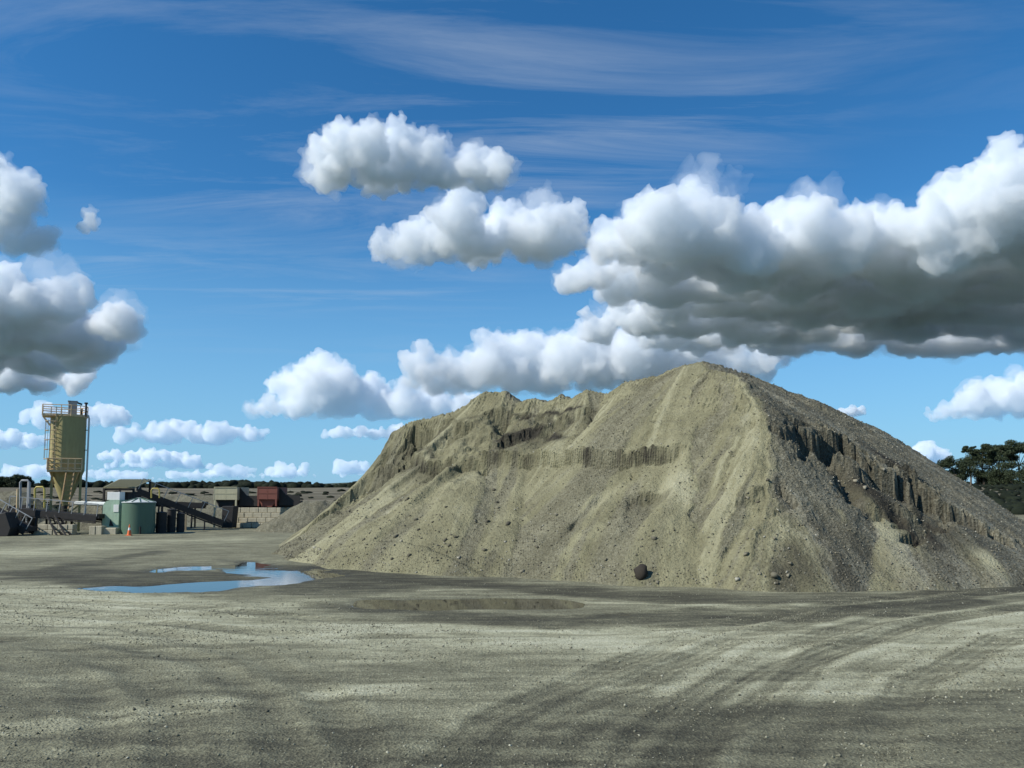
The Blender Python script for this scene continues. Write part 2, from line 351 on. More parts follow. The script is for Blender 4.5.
# slope-wise rills and run-outs follow the fall line
fall = base.max()-base
rill = fbm(Q*1.1, fall*0.16+3, 4, 401, .55); rill2 = fbm(Q*3.2, fall*0.35, 3, 402, .6)
body = sstep(0.05, 1.0, base)
PZ = PZ+body*(0.10*rill+0.035*rill2)
PZ = PZ+body*(0.10*fbm(PX*0.5, PY*0.5, 3, 403)+0.055*fbm(PX*1.6, PY*1.6, 4, 404, .6)+0.030*fbm(PX*5.0, PY*5.0, 3, 405, .65))
gy_, gx_ = np.gradient(PZ, DX); steep = sstep(0.95, 1.8, np.hypot(gx_, gy_)); PZ = PZ+steep*(0.20*CELL+0.12*fbm(PX*2.2, PY*2.2, 4, 431, .65)+0.05*fbm(PX*6, PY*6, 2, 432))
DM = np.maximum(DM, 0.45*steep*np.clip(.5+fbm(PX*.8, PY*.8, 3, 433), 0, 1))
lump = np.clip(fbm(PX*0.8, PY*0.8, 4, 406, .6)-0.12, 0, 1); PZ = PZ+body*0.22*lump*sstep(3.5, 6.5, base)*(np.abs(vnoise(PX*3, PY*3, 407)-.5)*2)
toe = sstep(1.2, 0.0, base); PZ = PZ+toe*0.10*fbm(PX*1.3, PY*1.3, 4, 409)
tr = vnoise(PX*0.7, PY*0.7, 408); PZ = np.where(base > 4.5, PZ-0.06*np.abs(np.sin(PZ*9.0+2*tr))*sstep(.45, .7, tr), PZ)   # packed layers
for a_, b_, w, am in (((640,500),(560,560),.5,.6), ((700,470),(610,520),.55,1.), ((690,440),(560,520),.6,.5), ((600,440),(520,500),.5,.5), ((480,470),(400,520),.5,.5), ((450,470),(330,545),.4,.5), ((650,480),(700,500),.5,.9)):
    LM = streak(a_, b_, w, am, 500, LM)
LM = streak([(742,405),(757,440),(775,490),(778,520),(770,575)], None, .22, 1.0, 510, LM)
for a_, b_, w, am in (((800,430),(900,520),.9,.55), ((840,470),(960,565),.5,.7), ((880,470),(990,560),.8,.6), ((760,580),(860,575),.6,.5), ((780,545),(850,580),.7,.55), ((800,520),(900,560),.5,.35), ((850,440),(940,490),.5,.6)):
    DM = streak(a_, b_, w*1.15, am*1.6, 520, DM)
for a_, b_, w, am in (((404,436),(450,427),.40,1.0), ((410,446),(440,446),.22,.8), ((490,441),(548,428),.35,1.0), ((548,434),(568,440),.3,1.0), ((500,416),(604,405),.13,.9), ((455,424),(500,414),.15,.8), ((394,465),(440,463),.16,1.0), ((470,456),(472,470),.12,.9)):
    DM = streak(a_, b_, w, am*1.3, 540, DM)
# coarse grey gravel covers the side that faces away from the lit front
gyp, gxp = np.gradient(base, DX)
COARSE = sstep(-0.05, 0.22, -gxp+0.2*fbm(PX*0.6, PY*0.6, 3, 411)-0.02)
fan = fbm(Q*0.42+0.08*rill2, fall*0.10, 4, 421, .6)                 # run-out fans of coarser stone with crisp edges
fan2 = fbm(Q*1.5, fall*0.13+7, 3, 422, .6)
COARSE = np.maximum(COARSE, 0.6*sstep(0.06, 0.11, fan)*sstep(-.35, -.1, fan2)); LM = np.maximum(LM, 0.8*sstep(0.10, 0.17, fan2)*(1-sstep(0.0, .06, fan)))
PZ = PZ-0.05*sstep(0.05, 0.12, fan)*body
keep = PZ > -0.25
idx = np.cumsum(keep.ravel())-1
fc_ = grid_faces(len(px_), len(py_)); fc_ = fc_[keep.ravel()[fc_].all(1)]
sel = keep.ravel()
PV = np.stack([PX, PY, PZ], -1).reshape(-1, 3)[sel]
me = mesh_np('gravel_stockpile', PV, idx[fc_]); smooth(me)
nz_ = np.empty(len(me.polygons)*3, 'f'); me.polygons.foreach_get('normal', nz_); me.polygons.foreach_set('use_smooth', np.abs(nz_.reshape(-1, 3)[:, 2]) > 0.62); me.update()
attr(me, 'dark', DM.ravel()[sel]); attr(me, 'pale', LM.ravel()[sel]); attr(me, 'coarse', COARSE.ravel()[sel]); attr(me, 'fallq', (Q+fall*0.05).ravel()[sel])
pm, nt, b = new_mat('stockpile_sand', 0.95, 0.15)
v = pos_vec(nt); dk = attr_n(nt, 'dark'); pl = attr_n(nt, 'pale'); co_ = attr_n(nt, 'coarse'); q = attr_n(nt, 'fallq')
sz = nd(nt, 'ShaderNodeSeparateXYZ'); ln(nt, v, sz.inputs[0])
cq = nd(nt, 'ShaderNodeCombineXYZ'); ln(nt, math_(nt, 'MULTIPLY', q, 1.6), cq.inputs[0]); ln(nt, math_(nt, 'MULTIPLY', sz.outputs[2], 0.5), cq.inputs[1])
s1 = tex(nt, 'Noise', 1.0, cq.outputs[0], in_Detail=7.0, in_Roughness=0.62)
n1_ = tex(nt, 'Noise', 9.0, v, in_Detail=8.0, in_Roughness=0.75); n2_ = tex(nt, 'Noise', 0.8, v, in_Detail=6.0, in_Roughness=0.6)
vo = tex(nt, 'Voronoi', 17.0, v); vo2 = tex(nt, 'Voronoi', 8.0, v)
t = math_(nt, 'ADD', math_(nt, 'MULTIPLY', s1.outputs['Fac'], 0.55), math_(nt, 'MULTIPLY', n2_.outputs['Fac'], 0.45))
t = math_(nt, 'ADD', t, math_(nt, 'MULTIPLY', math_(nt, 'SUBTRACT', n1_.outputs['Fac'], 0.5), 0.55))
t = math_(nt, 'ADD', t, math_(nt, 'MULTIPLY', pl, 0.22))
sand = ramp_(nt, t, [(0.15, (0.082, 0.077, 0.045)), (0.42, (0.172, 0.163, 0.097)), (0.6, (0.245, 0.234, 0.143)), (0.9, (0.36, 0.35, 0.235))])
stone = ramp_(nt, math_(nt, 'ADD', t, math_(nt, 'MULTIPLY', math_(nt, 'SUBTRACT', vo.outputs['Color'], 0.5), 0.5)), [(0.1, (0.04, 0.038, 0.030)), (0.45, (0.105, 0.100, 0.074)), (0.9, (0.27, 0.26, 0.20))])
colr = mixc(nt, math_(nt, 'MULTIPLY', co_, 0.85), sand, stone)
earth = ramp_(nt, n1_.outputs['Fac'], [(0.3, (0.016, 0.015, 0.012)), (0.7, (0.060, 0.055, 0.041))])  # tint of dark earth, also of the painted ledge shade
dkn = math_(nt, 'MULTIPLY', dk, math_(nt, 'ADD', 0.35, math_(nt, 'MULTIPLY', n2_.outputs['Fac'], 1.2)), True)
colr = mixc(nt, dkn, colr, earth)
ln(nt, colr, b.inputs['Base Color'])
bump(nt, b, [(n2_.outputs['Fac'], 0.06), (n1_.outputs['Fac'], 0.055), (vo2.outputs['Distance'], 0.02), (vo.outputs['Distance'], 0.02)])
pile = link('gravel_stockpile', me, pm)
tag(pile, 'huge khaki stockpile of crushed gravel with slumped ledges and a dark scarp', 'gravel pile')
# loose stones: little faceted lumps, one joined mesh
OCT = np.array([(1,0,0),(-1,0,0),(0,1,0),(0,-1,0),(0,0,1),(0,0,-1)], float); OF = np.array([(0,2,4),(2,1,4),(1,3,4),(3,0,4),(2,0,5),(1,2,5),(3,1,5),(0,3,5)])
CUB = np.array([(x, y, z) for x in (-.62, .62) for y in (-.62, .62) for z in (-.62, .62)]); CF = np.array([(0,1,3),(0,3,2),(4,6,7),(4,7,5),(0,4,5),(0,5,1),(2,3,7),(2,7,6),(0,2,6),(0,6,4),(1,5,7),(1,7,3)])
def stones(name, P, S, seed, flat=0.7, shape='oct'):
    rg = np.random.default_rng(seed); n = len(P); B0, F0 = (OCT, OF) if shape == 'oct' else (CUB, CF)
    k = len(B0); V = np.repeat(B0[None], n, 0)*rg.uniform(0.6, 1.25, (n, k, 1))+rg.normal(0, .10, (n, k, 3))
    V = V*np.stack([np.ones(n), rg.uniform(.6, 1, n), np.full(n, flat)], -1)[:, None, :]
    a = rg.uniform(0, 6.28, n); c, s = np.cos(a)[:, None], np.sin(a)[:, None]
    X = V[..., 0]*c-V[..., 1]*s; Y = V[..., 0]*s+V[..., 1]*c; tl = rg.uniform(-.5, .5, (n, 1)); Z = V[..., 2]+tl*X
    V = np.stack([X, Y, Z], -1)*np.asarray(S)[:, None, None]+np.asarray(P)[:, None, :]
    return mesh_np(name, V.reshape(-1, 3), (F0[None]+(np.arange(n)*k)[:, None, None]).reshape(-1, 3))
def stone_mat(name, stops):
    m, nt, b = new_mat(name, 0.9, 0.25); g = nt.nodes.new('ShaderNodeNewGeometry')
    c = ramp_(nt, g.outputs['Random Per Island'], stops)
    n = tex(nt, 'Noise', 40.0, g.outputs['Position'], in_Detail=4.0); c = mixc(nt, 0.5, c, ramp_(nt, n.outputs['Fac'], [(.3, (.6, .6, .6)), (.7, (1.3, 1.3, 1.3))]), 'MULTIPLY')
    ln(nt, c, b.inputs['Base Color']); return m
sm1 = stone_mat('pile_stone', [(0, (.07, .065, .048)), (.5, (.15, .14, .10)), (.85, (.22, .205, .15)), (1, (.34, .33, .27))])
n = 22000
ii = RNG.integers(0, len(PV), n*5); cz = COARSE.ravel()[sel][ii]; fr = PV[ii, 1] < 36
w = np.where(cz > .5, 1.0, 0.30)+1.4*(PV[ii, 2] < 0.5)*(PV[ii, 2] > 0.02)
ii = ii[(RNG.random(len(ii)) < w*0.5) & fr & (PV[ii, 2] > 0.02)][:n]
S = 0.016+0.035*RNG.random(len(ii))**4
link('loose_stones', stones('loose_stones', PV[ii]+np.array((0, 0, .01)), S, 5), sm1, pile)['kind'] = 'stuff'
# clods that rolled down the lower left slope
cl = []
for _ in range(230):
    p = hit(RNG.normal(400, 75), RNG.normal(535, 22)); cl.append((p[0], p[1], max(zat(*p), 0)))
for _ in range(110):
    p = hit(RNG.uniform(600, 900), RNG.uniform(470, 588)); cl.append((p[0], p[1], max(zat(*p), 0)))
cl = np.array([c for c in cl if c[2] > 0.02 and c[1] < 45])
link('clods', stones('clods', cl, 0.03+0.09*RNG.random(len(cl))**4, 6, .75, 'cube'), sm1, pile)['kind'] = 'stuff'
# ------------------------------------------------------------------ mesh builder
class MB:
    def __init__(s): s.v = []; s.f = []
    def add(s, vs, fs):
        n = len(s.v); s.v += [tuple(p) for p in vs]; s.f += [tuple(i+n for i in f) for f in fs]; return s
    def box(s, x0, x1, y0, y1, z0, z1):
        return s.add([(x0,y0,z0),(x1,y0,z0),(x1,y1,z0),(x0,y1,z0),(x0,y0,z1),(x1,y0,z1),(x1,y1,z1),(x0,y1,z1)],
                     [(0,3,2,1),(4,5,6,7),(0,1,5,4),(1,2,6,5),(2,3,7,6),(3,0,4,7)])
    def bar(s, p, q, w, h=None):
        p = Vector(p); q = Vector(q); h = h or w; d = (q-p).normalized()
        a = d.cross(Vector((0, 0, 1)))
        a = Vector((1, 0, 0)) if a.length < 1e-3 else a.normalized()
        b = a.cross(d).normalized(); a = a*w/2; b = b*h/2
        return s.add([p-a-b, p+a-b, p+a+b, p-a+b, q-a-b, q+a-b, q+a+b, q-a+b],
                     [(0,3,2,1),(4,5,6,7),(0,1,5,4),(1,2,6,5),(2,3,7,6),(3,0,4,7)])
    def path(s, pts, r, n=8):
        pts = [Vector(p) for p in pts]; V = []; Fs = []
        for i, p in enumerate(pts):
            d = (pts[min(i+1, len(pts)-1)]-pts[max(i-1, 0)]).normalized()
            a = d.cross(Vector((0, 1, 0))); a = Vector((1, 0, 0)) if a.length < 1e-3 else a.normalized(); b = d.cross(a)
            rr = r[i] if isinstance(r, (list, tuple)) else r
            V += [p+(a*math.cos(2*math.pi*k/n)+b*math.sin(2*math.pi*k/n))*rr for k in range(n)]
        for i in range(len(pts)-1):
            for k in range(n): Fs.append((i*n+k, i*n+(k+1) % n, (i+1)*n+(k+1) % n, (i+1)*n+k))
        Fs.append(tuple(range(n))[::-1]); Fs.append(tuple(range((len(pts)-1)*n, len(pts)*n)))
        return s.add(V, Fs)
    def lathe(s, prof, cx, cy, n=32, cap=True):
        V = [(cx+r*math.cos(2*math.pi*k/n), cy+r*math.sin(2*math.pi*k/n), z) for r, z in prof for k in range(n)]; Fs = []
        for i in range(len(prof)-1):
            for k in range(n): Fs.append((i*n+k, i*n+(k+1) % n, (i+1)*n+(k+1) % n, (i+1)*n+k))
        if cap: Fs.append(tuple(range(n))[::-1]); Fs.append(tuple(range((len(prof)-1)*n, len(prof)*n)))
        return s.add(V, Fs)
    def prism(s, poly, y0, y1):            # x-z outline extruded along y
        n = len(poly); V = [(x, y0, z) for x, z in poly]+[(x, y1, z) for x, z in poly]
        return s.add(V, [tuple(range(n)), tuple(range(2*n-1, n-1, -1))]+[(i, i+n, (i+1) % n+n, (i+1) % n) for i in range(n)])
    def build(s, name, mat, parent=None, sm=False, bev=0.0):
        me = bpy.data.meshes.new(name); off = parent.matrix_world.translation if parent and parent.parent is None else Vector()
        if parent: off = ROOT_LOC[parent.name]
        me.from_pydata([tuple(Vector(p)-off) for p in s.v], [], s.f); me.update()
        bm = bmesh.new(); bm.from_mesh(me); bmesh.ops.recalc_face_normals(bm, faces=bm.faces)
        if bev: bmesh.ops.bevel(bm, geom=bm.edges[:], offset=bev, segments=1, affect='EDGES')
        bm.to_mesh(me); bm.free()
        if sm:
            smooth(me); me.set_sharp_from_angle(angle=R(40))
        o = link(name, me, mat, parent)
        ROOT_LOC[o.name] = off
        return o
ROOT_LOC = {}
def root(name, loc, label, cat, group=None):
    o = bpy.data.objects.new(name, None); COL.objects.link(o); o.location = loc; o.empty_display_size = 0.3
    ROOT_LOC[o.name] = Vector(loc); return tag(o, label, cat, group)
def top(mb, name, mat, label, cat, group=None, **kw):
    """a thing that is one mesh: its origin goes to the middle of its foot"""
    v = np.array(mb.v); c = Vector(((v[:, 0].min()+v[:, 0].max())/2, (v[:, 1].min()+v[:, 1].max())/2, v[:, 2].min()))
    mb.v = [tuple(Vector(p)-c) for p in mb.v]; o = mb.build(name, mat, None, **kw); o.location = c
    return tag(o, label, cat, group)
def paint(name, col, rough=0.55, dirt=(0.07, 0.055, 0.04), amt=0.45, metal=0.0, streak=True):
    m, nt, b = new_mat(name, rough, 0.4); v = pos_vec(nt)
    n = tex(nt, 'Noise', 1.0, pos_vec(nt, (5, 5, 0.9)), in_Detail=8.0, in_Roughness=0.7); n2 = tex(nt, 'Noise', 6.0, v, in_Detail=6.0, in_Roughness=0.7)
    f = math_(nt, 'MULTIPLY', ramp_(nt, math_(nt, 'MULTIPLY', math_(nt, 'ADD', n.outputs['Fac'], n2.outputs['Fac']), 0.5), [(0.42, (0, 0, 0)), (0.68, (1, 1, 1))]), amt)
    c = mixc(nt, f, col, dirt); c = mixc(nt, 0.35, c, ramp_(nt, n2.outputs['Fac'], [(.3, (.7, .7, .7)), (.7, (1.25, 1.25, 1.25))]), 'MULTIPLY')
    ln(nt, c, b.inputs['Base Color']); b.inputs['Metallic'].default_value = metal
    bump(nt, b, [(n2.outputs['Fac'], 0.004)]); return m
M = dict(silo=paint('silo_khaki_paint', (0.34, 0.30, 0.13), .6, (.16, .11, .05), .5), cream=paint('cream_paint', (0.62, 0.47, 0.27), .6, (.25, .11, .05), .6),
         grey=paint('grey_metal', (0.30, 0.32, 0.33)), pale=paint('pale_metal', (0.58, 0.62, 0.60)), dark=paint('dark_steel', (0.022, 0.021, 0.020), .75, (.05, .04, .03), .3),
         rubber=paint('belt_rubber', (0.018, 0.018, 0.018), .8, (.04, .036, .03), .4), green=paint('tank_green', (0.085, 0.15, 0.10), .5, (.05, .06, .045), .4), mint=paint('mint_paint', (0.38, 0.52, 0.38), .55),
         white=paint('white_paint', (0.75, 0.76, 0.72), .5, (.3, .27, .2), .3), yellow=paint('yellow_paint', (0.52, 0.42, 0.10), .55), roof=paint('roof_sheet', (0.21, 0.20, 0.105), .6),
         conc=paint('concrete', (0.48, 0.44, 0.32), .9, (.17, .15, .10), .75), beige=paint('beige_panel', (0.46, 0.44, 0.29), .65, (.2, .16, .1), .5), red=paint('rust_red_panel', (0.20, 0.065, 0.045), .65, (.10, .05, .035), .5),
         orange=paint('cone_orange', (0.75, 0.16, 0.04), .5, (.3, .1, .05), .3), rustw=paint('rusty_cream', (0.45, 0.30, 0.14), .7, (.2, .09, .04), .6))
def A(px, py, D): return at(px, py, D)

# ------------------------------------------------------------------ cement silo
D = 51.5; TH = math.atan2(-A(67.5, 455, D).x, D); k = D*math.cos(TH)/F
SX, SY = A(67.5, 455, D).x, D; Z = lambda py: A(67.5, py, D).z; X = lambda px: SX+(px-67.5)*k      # built square-on, then turned to face the yard
r0 = 18*k
s = root('silo', (SX, SY, 0), 'tall khaki cylindrical silo with a conical hopper, cream railings and ladder', 'silo'); s.rotation_euler.z = TH
zt, zb = Z(417.5), Z(471)
MB().lathe([(r0, zb), (r0, zb+.5), (r0+.012, zb+.5), (r0+.012, zb+.56), (r0, zb+.56), (r0, (zt+zb)/2), (r0+.012, (zt+zb)/2), (r0+.012, (zt+zb)/2+.06), (r0, (zt+zb)/2+.06), (r0, zt)], SX, SY, 48).build('body', M['silo'], s, True)
MB().lathe([(0.19, Z(506)), (r0-.02, zb-.02), (r0-.02, zb+.01)], SX, SY, 40).build('hopper_cone', M['silo'], s, True)
MB().lathe([(r0+.05, zt), (r0+.05, zt+.07), (r0*.5, zt+.18), (.05, zt+.22)], SX, SY, 40).build('roof', M['cream'], s, True)
MB().lathe([(0.24, Z(514)), (0.24, Z(505.5))], SX, SY, 16).build('outlet', M['dark'], s, True)
for a in (35, 145, 215, 325):
    x, y = SX+(r0-.03)*math.cos(R(a)), SY+(r0-.03)*math.sin(R(a))
    MB().box(x-.07, x+.07, y-.07, y+.07, 0, zb+.3).build('leg', M['silo'], s)
for (a, b_) in ((215, 325), (325, 35), (145, 215), (35, 145)):
    p = [(SX+(r0-.03)*math.cos(R(q)), SY+(r0-.03)*math.sin(R(q))) for q in (a, b_)]
    MB().bar((*p[0], .3), (*p[1], 1.75), .06).build('brace', M['silo'], s)
    MB().bar((*p[1], .34), (*p[0], 1.79), .06).build('brace', M['silo'], s)
# roof deck with overhang to the left, guard rail
zd = zt+.10; xl = X(41); xr = X(87); yf, yb = SY-r0-.05, SY+r0+.05
dk = MB().box(xl, SX-r0*.5, SY-.75, SY+.6, zd-.12, zd-.05).build('roof_deck', M['cream'], s)
for y in (SY-.6, SY+.5): MB().bar((xl+.05, y, zd-.12), (SX-r0+.03, y, zd-.75), .06).build('bracket', M['cream'], s)
gp = [(xl, SY-.75), (xl, SY+.6)]+[(SX+(r0+.06)*math.cos(R(a)), SY+(r0+.06)*math.sin(R(a))) for a in (115, 80, 45, 10, -25, -55, -85, -115)]
tr_ = MB(); gp2 = gp+[gp[0]]
for (x, y) in gp: MB().path([(x, y, zd-.08), (x, y, zd+.66)], .028, 8).build('rail_post', M['cream'], s)
for a, b_ in zip(gp2[:-1], gp2[1:]):
    for h in (.64, .34): tr_.path([(*a, zd+h), (*b_, zd+h)], .028, 8)
    tr_.bar((*a, zd), (*b_, zd), .012, .10)
tr_.build('top_railing', M['cream'], s)
fu = MB().box(X(66), X(75), SY-.45, SY+.35, zd-.03, Z(402)).build('filter_unit', M['grey'], s, bev=.02)
MB().box(X(66)-.03, X(75)+.03, SY-.48, SY+.38, Z(402), Z(401.3)).build('filter_lid', M['grey'], fu)
MB().bar((X(75), SY-.1, Z(402.5)), (X(80), SY-.1, Z(404)), .16, .1).build('duct', M['dark'], fu)
pv = MB().path([(X(84), SY-.5, zd-.05), (X(84), SY-.5, Z(404))], .06).build('vent', M['dark'], s)
MB().path([(X(84), SY-.5, Z(404)), (X(84), SY-.5, Z(402.5))], .11).build('vent_cap', M['dark'], pv)
MB().path([(X(79.5), SY-.4, zd-.05), (X(79.5), SY-.4, Z(409))], .05).build('relief_valve', M['dark'], s)
# fill pipe
px0 = SX+r0+.13
MB().path([(px0-.32, SY-.35, zd+.02), (px0-.18, SY-.38, zd+.08), (px0-.05, SY-.4, zd+.03), (px0, SY-.4, zd-.15), (px0, SY-.4, Z(440)), (px0, SY-.4, Z(470)), (px0, SY-.4, .9), (px0, SY-.55, .75)], .055).build('fill_pipe', M['pale'], s, True)
for py in (430, 450): MB().bar((px0, SY-.4, Z(py)), (SX+r0*.93, SY-.35, Z(py)), .05).build('pipe_clip', M['dark'], s)
# ladder with hoops on the left front
la = R(222); lx, ly = SX+(r0+.16)*math.cos(la), SY+(r0+.16)*math.sin(la); tx, ty = -math.sin(la), math.cos(la)
ld = MB()
for q in (-.22, .22): ld.bar((lx+tx*q, ly+ty*q, zb-.1), (lx+tx*q, ly+ty*q, zd+.5), .05)
ld = ld.build('ladder', M['cream'], s)
for i in range(12):
    z = zb+.1+i*.285; MB().bar((lx-tx*.22, ly-ty*.22, z), (lx+tx*.22, ly+ty*.22, z), .03).build('rung', M['cream'], ld)
for i in range(5):
    z = zb+.75+i*.62
    pts = [(lx+tx*.36*math.sin(R(q))+.36*math.cos(la)*(1-math.cos(R(q)))*1.0, ly+ty*.36*math.sin(R(q))+.36*math.sin(la)*(1-math.cos(R(q))), z) for q in range(-80, 81, 20)]
    pts = [(lx+tx*.36*math.sin(R(q))+.5*math.cos(la)*math.cos(R(q)), ly+ty*.36*math.sin(R(q))+.5*math.sin(la)*math.cos(R(q)), z) for q in range(-90, 91, 18)]
    MB().path(pts, .02, 5).build('hoop', M['cream'], ld)
st_ = MB()
for q in (-60, -20, 20, 60):
    x, y = lx+tx*.36*math.sin(R(q))+.5*math.cos(la)*math.cos(R(q)), ly+ty*.36*math.sin(R(q))+.5*math.sin(la)*math.cos(R(q)); st_.bar((x, y, zb+.7), (x, y, zb+3.3), .025)
st_.build('cage_bar', M['cream'], ld)
# middle platform
zp = Z(470.5); x0, x1, y0 = X(48.3), X(82), SY-r0-.62
pf = MB().box(x0, x1, y0, SY-.2, zp-.13, zp).build('platform', M['cream'], s)
for i in range(6):
    x = x0+(x1-x0)*i/5; MB().path([(x, y0+.025, zp), (x, y0+.025, zp+.75)], .036, 8).build('platform_post', M['cream'], pf)
for y in (SY-r0*.6, SY-.25):
    for x in (x0+.02, x1-.02): MB().box(x-.028, x+.028, y-.028, y+.028, zp, zp+.74).build('platform_post', M['cream'], pf)
for h in (.73, .42, .10):
    MB().path([(x0, y0+.025, zp+h), (x1, y0+.025, zp+h)], .036, 8).build('rail', M['cream'], pf)
    MB().bar((x0, y0, zp+h), (x0, SY-.25, zp+h), .055).build('rail', M['cream'], pf); MB().bar((x1, y0, zp+h), (x1, SY-.25, zp+h), .055).build('rail', M['cream'], pf)
for x in (x0+.15, x1-.15): MB().bar((x, y0+.1, zp-.1), (SX+(x-SX)*.7, SY-r0*.5, zp-.9), .06).build('platform_strut', M['cream'], s)
# steep stair from the platform to the ground
stp = MB(); q0, q1 = Vector((X(71), SY-r0-.62, zp-.1)), Vector((X(64), SY-r0-2.0, .02))
for w in (-.22, .22): stp.bar((q0.x+w, q0.y, q0.z), (q1.x+w, q1.y, q1.z), .06, .14)
stp = stp.build('stair', M['rustw'], s)
for i in range(1, 13):
    p = q0.lerp(q1, i/13); MB().box(p.x-.22, p.x+.22, p.y-.1, p.y+.1, p.z-.02, p.z+.02).build('tread', M['rustw'], stp)
# pale screw feeder pipe
q0, q1 = A(76, 503, D-.6), A(106, 504, D-2.2)
o = top(MB().path([q0, q1], .13, 12), 'auger_pipe', M['pale'], 'pale horizontal auger pipe running from under the silo to the mint cabinet', 'pipe')

# ------------------------------------------------------------------ green water tank, mint cabinet, cone
D = 48.6; k = D/F; c = A(138, 533, D); r = 17*k*.89; zt = A(138, 502.5, D).z; tx0 = c.x
t = root('water_tank', (c.x, D, 0), 'round dark green water tank with a ribbed pale conical roof', 'tank')
prof = [(r, 0)]
for i in range(1, 30): prof.append((r+(.012 if i % 2 else 0), zt*i/30))
MB().lathe(prof+[(r, zt)], c.x, D, 48).build('shell', M['green'], t, True)
MB().lathe([(r+.05, zt), (r+.05, zt+.03), (.15, zt+.26), (.15, zt+.30), (.02, zt+.31)], c.x, D, 48).build('roof', M['pale'], t, True)
for a in range(0, 360, 30): MB().bar((c.x+.18*math.cos(R(a)), D+.18*math.sin(R(a)), zt+.275), (c.x+r*math.cos(R(a)), D+r*math.sin(R(a)), zt+.055), .045, .05).build('roof_rib', M['green'], t)
MB().path([(c.x+r*.55, D-r*.86, 0.02), (c.x+r*.55, D-r*.88, .5)], .05).build('drain_pipe', M['dark'], t)
D = 48.8; k = D/F; a = A(102, 528, D); b_ = A(119.5, 500, D)
cb = root('cabinet', ((a.x+b_.x)/2, D, 0), 'mint green round-shouldered cabinet with white panels beside the green water tank', 'cabinet')
zt = b_.z
MB().prism([(a.x, .25), (b_.x, .25), (b_.x, zt), (a.x+.45, zt), (a.x+.2, zt-.08), (a.x+.05, zt-.22), (a.x, zt-.42)], D, D+.9).build('shell', M['mint'], cb)
MB().box(a.x+.05, b_.x-.05, D+.05, D+.85, 0, .25).build('plinth', M['conc'], cb)
p0, p1 = A(106.5, 501, D), A(119.6, 492, D); MB().box(p0.x, p1.x, D+.05, D+.7, zt, p1.z).build('header_box', M['white'], cb, bev=.015)
p0, p1 = A(113.5, 512, D), A(119, 504.5, D); MB().box(p0.x, p1.x, D-.03, D-.002, p0.z, p1.z).build('notice_panel', M['white'], cb)
p0, p1 = A(109, 526, D), A(114, 519, D); MB().prism([(p0.x, p0.z), (p1.x, p0.z), (p0.x+.08, p1.z)], D-.02, D-.002).build('hatch', M['dark'], cb)
c = gnd(129.2, 535.6); cn = root('traffic_cone', (c.x, c.y, 0), 'orange traffic cone standing in front of the green water tank', 'traffic cone')
MB().box(c.x-.17, c.x+.17, c.y-.17, c.y+.17, 0, .035).build('base', M['orange'], cn, bev=.01)
MB().lathe([(.13, .035), (.082, .33)], c.x, c.y, 20).build('body', M['orange'], cn, True)
MB().lathe([(.083, .33), (.056, .48)], c.x, c.y, 20).build('collar', M['white'], cn, True)
MB().lathe([(.057, .48), (.022, .68)], c.x, c.y, 20).build('tip', M['orange'], cn, True)

# ------------------------------------------------------------------ open shed behind the tank
D = 54.0
sh = root('shed', A(128, 524, D+1), 'open shed with an olive sheet roof on steel posts behind the tanks', 'shed'); sh.location.z = 0; ROOT_LOC[sh.name] = Vector(sh.location)
f0, f1 = A(103, 487.3, D), A(135, 487.3, D); b0, b1 = A(119, 479.3, D+3.4), A(151.5, 479.3, D+3.4)
rf = MB().add([f0, f1, b1, b0]+[v-Vector((0, 0, .06)) for v in (f0, f1, b1, b0)], [(0,1,2,3),(7,6,5,4),(0,4,5,1),(1,5,6,2),(2,6,7,3),(3,7,4,0)]).build('roof', M['roof'], sh)
for i in range(1, 12):
    p = f0.lerp(f1, i/12); q = b0.lerp(b1, i/12); MB().bar(p+Vector((0, 0, .015)), q+Vector((0, 0, .015)), .05, .03).build('roof_rib', M['roof'], rf)
for p in (f0.lerp(f1, .04), f0.lerp(f1, .96), b0.lerp(b1, .04), b0.lerp(b1, .96)): MB().box(p.x-.06, p.x+.06, p.y-.06, p.y+.06, 0, p.z-.07).build('post', M['dark'], sh)
MB().bar(f0+Vector((.1, .08, -.14)), f1+Vector((-.1, .08, -.14)), .06, .14).build('beam', M['dark'], sh)
MB().bar(b0+Vector((.1, -.08, -.14)), b1+Vector((-.1, -.08, -.14)), .06, .14).build('beam', M['dark'], sh)
p0, p1 = A(109, 520, D+1.5), A(131, 492, D+1.5); mbx = MB().box(p0.x, p1.x, D+1.0, D+2.6, 0, p1.z)
top(mbx, 'plant_cabin', M['dark'], 'dark machine box standing under the olive shed roof', 'machine', bev=.04)

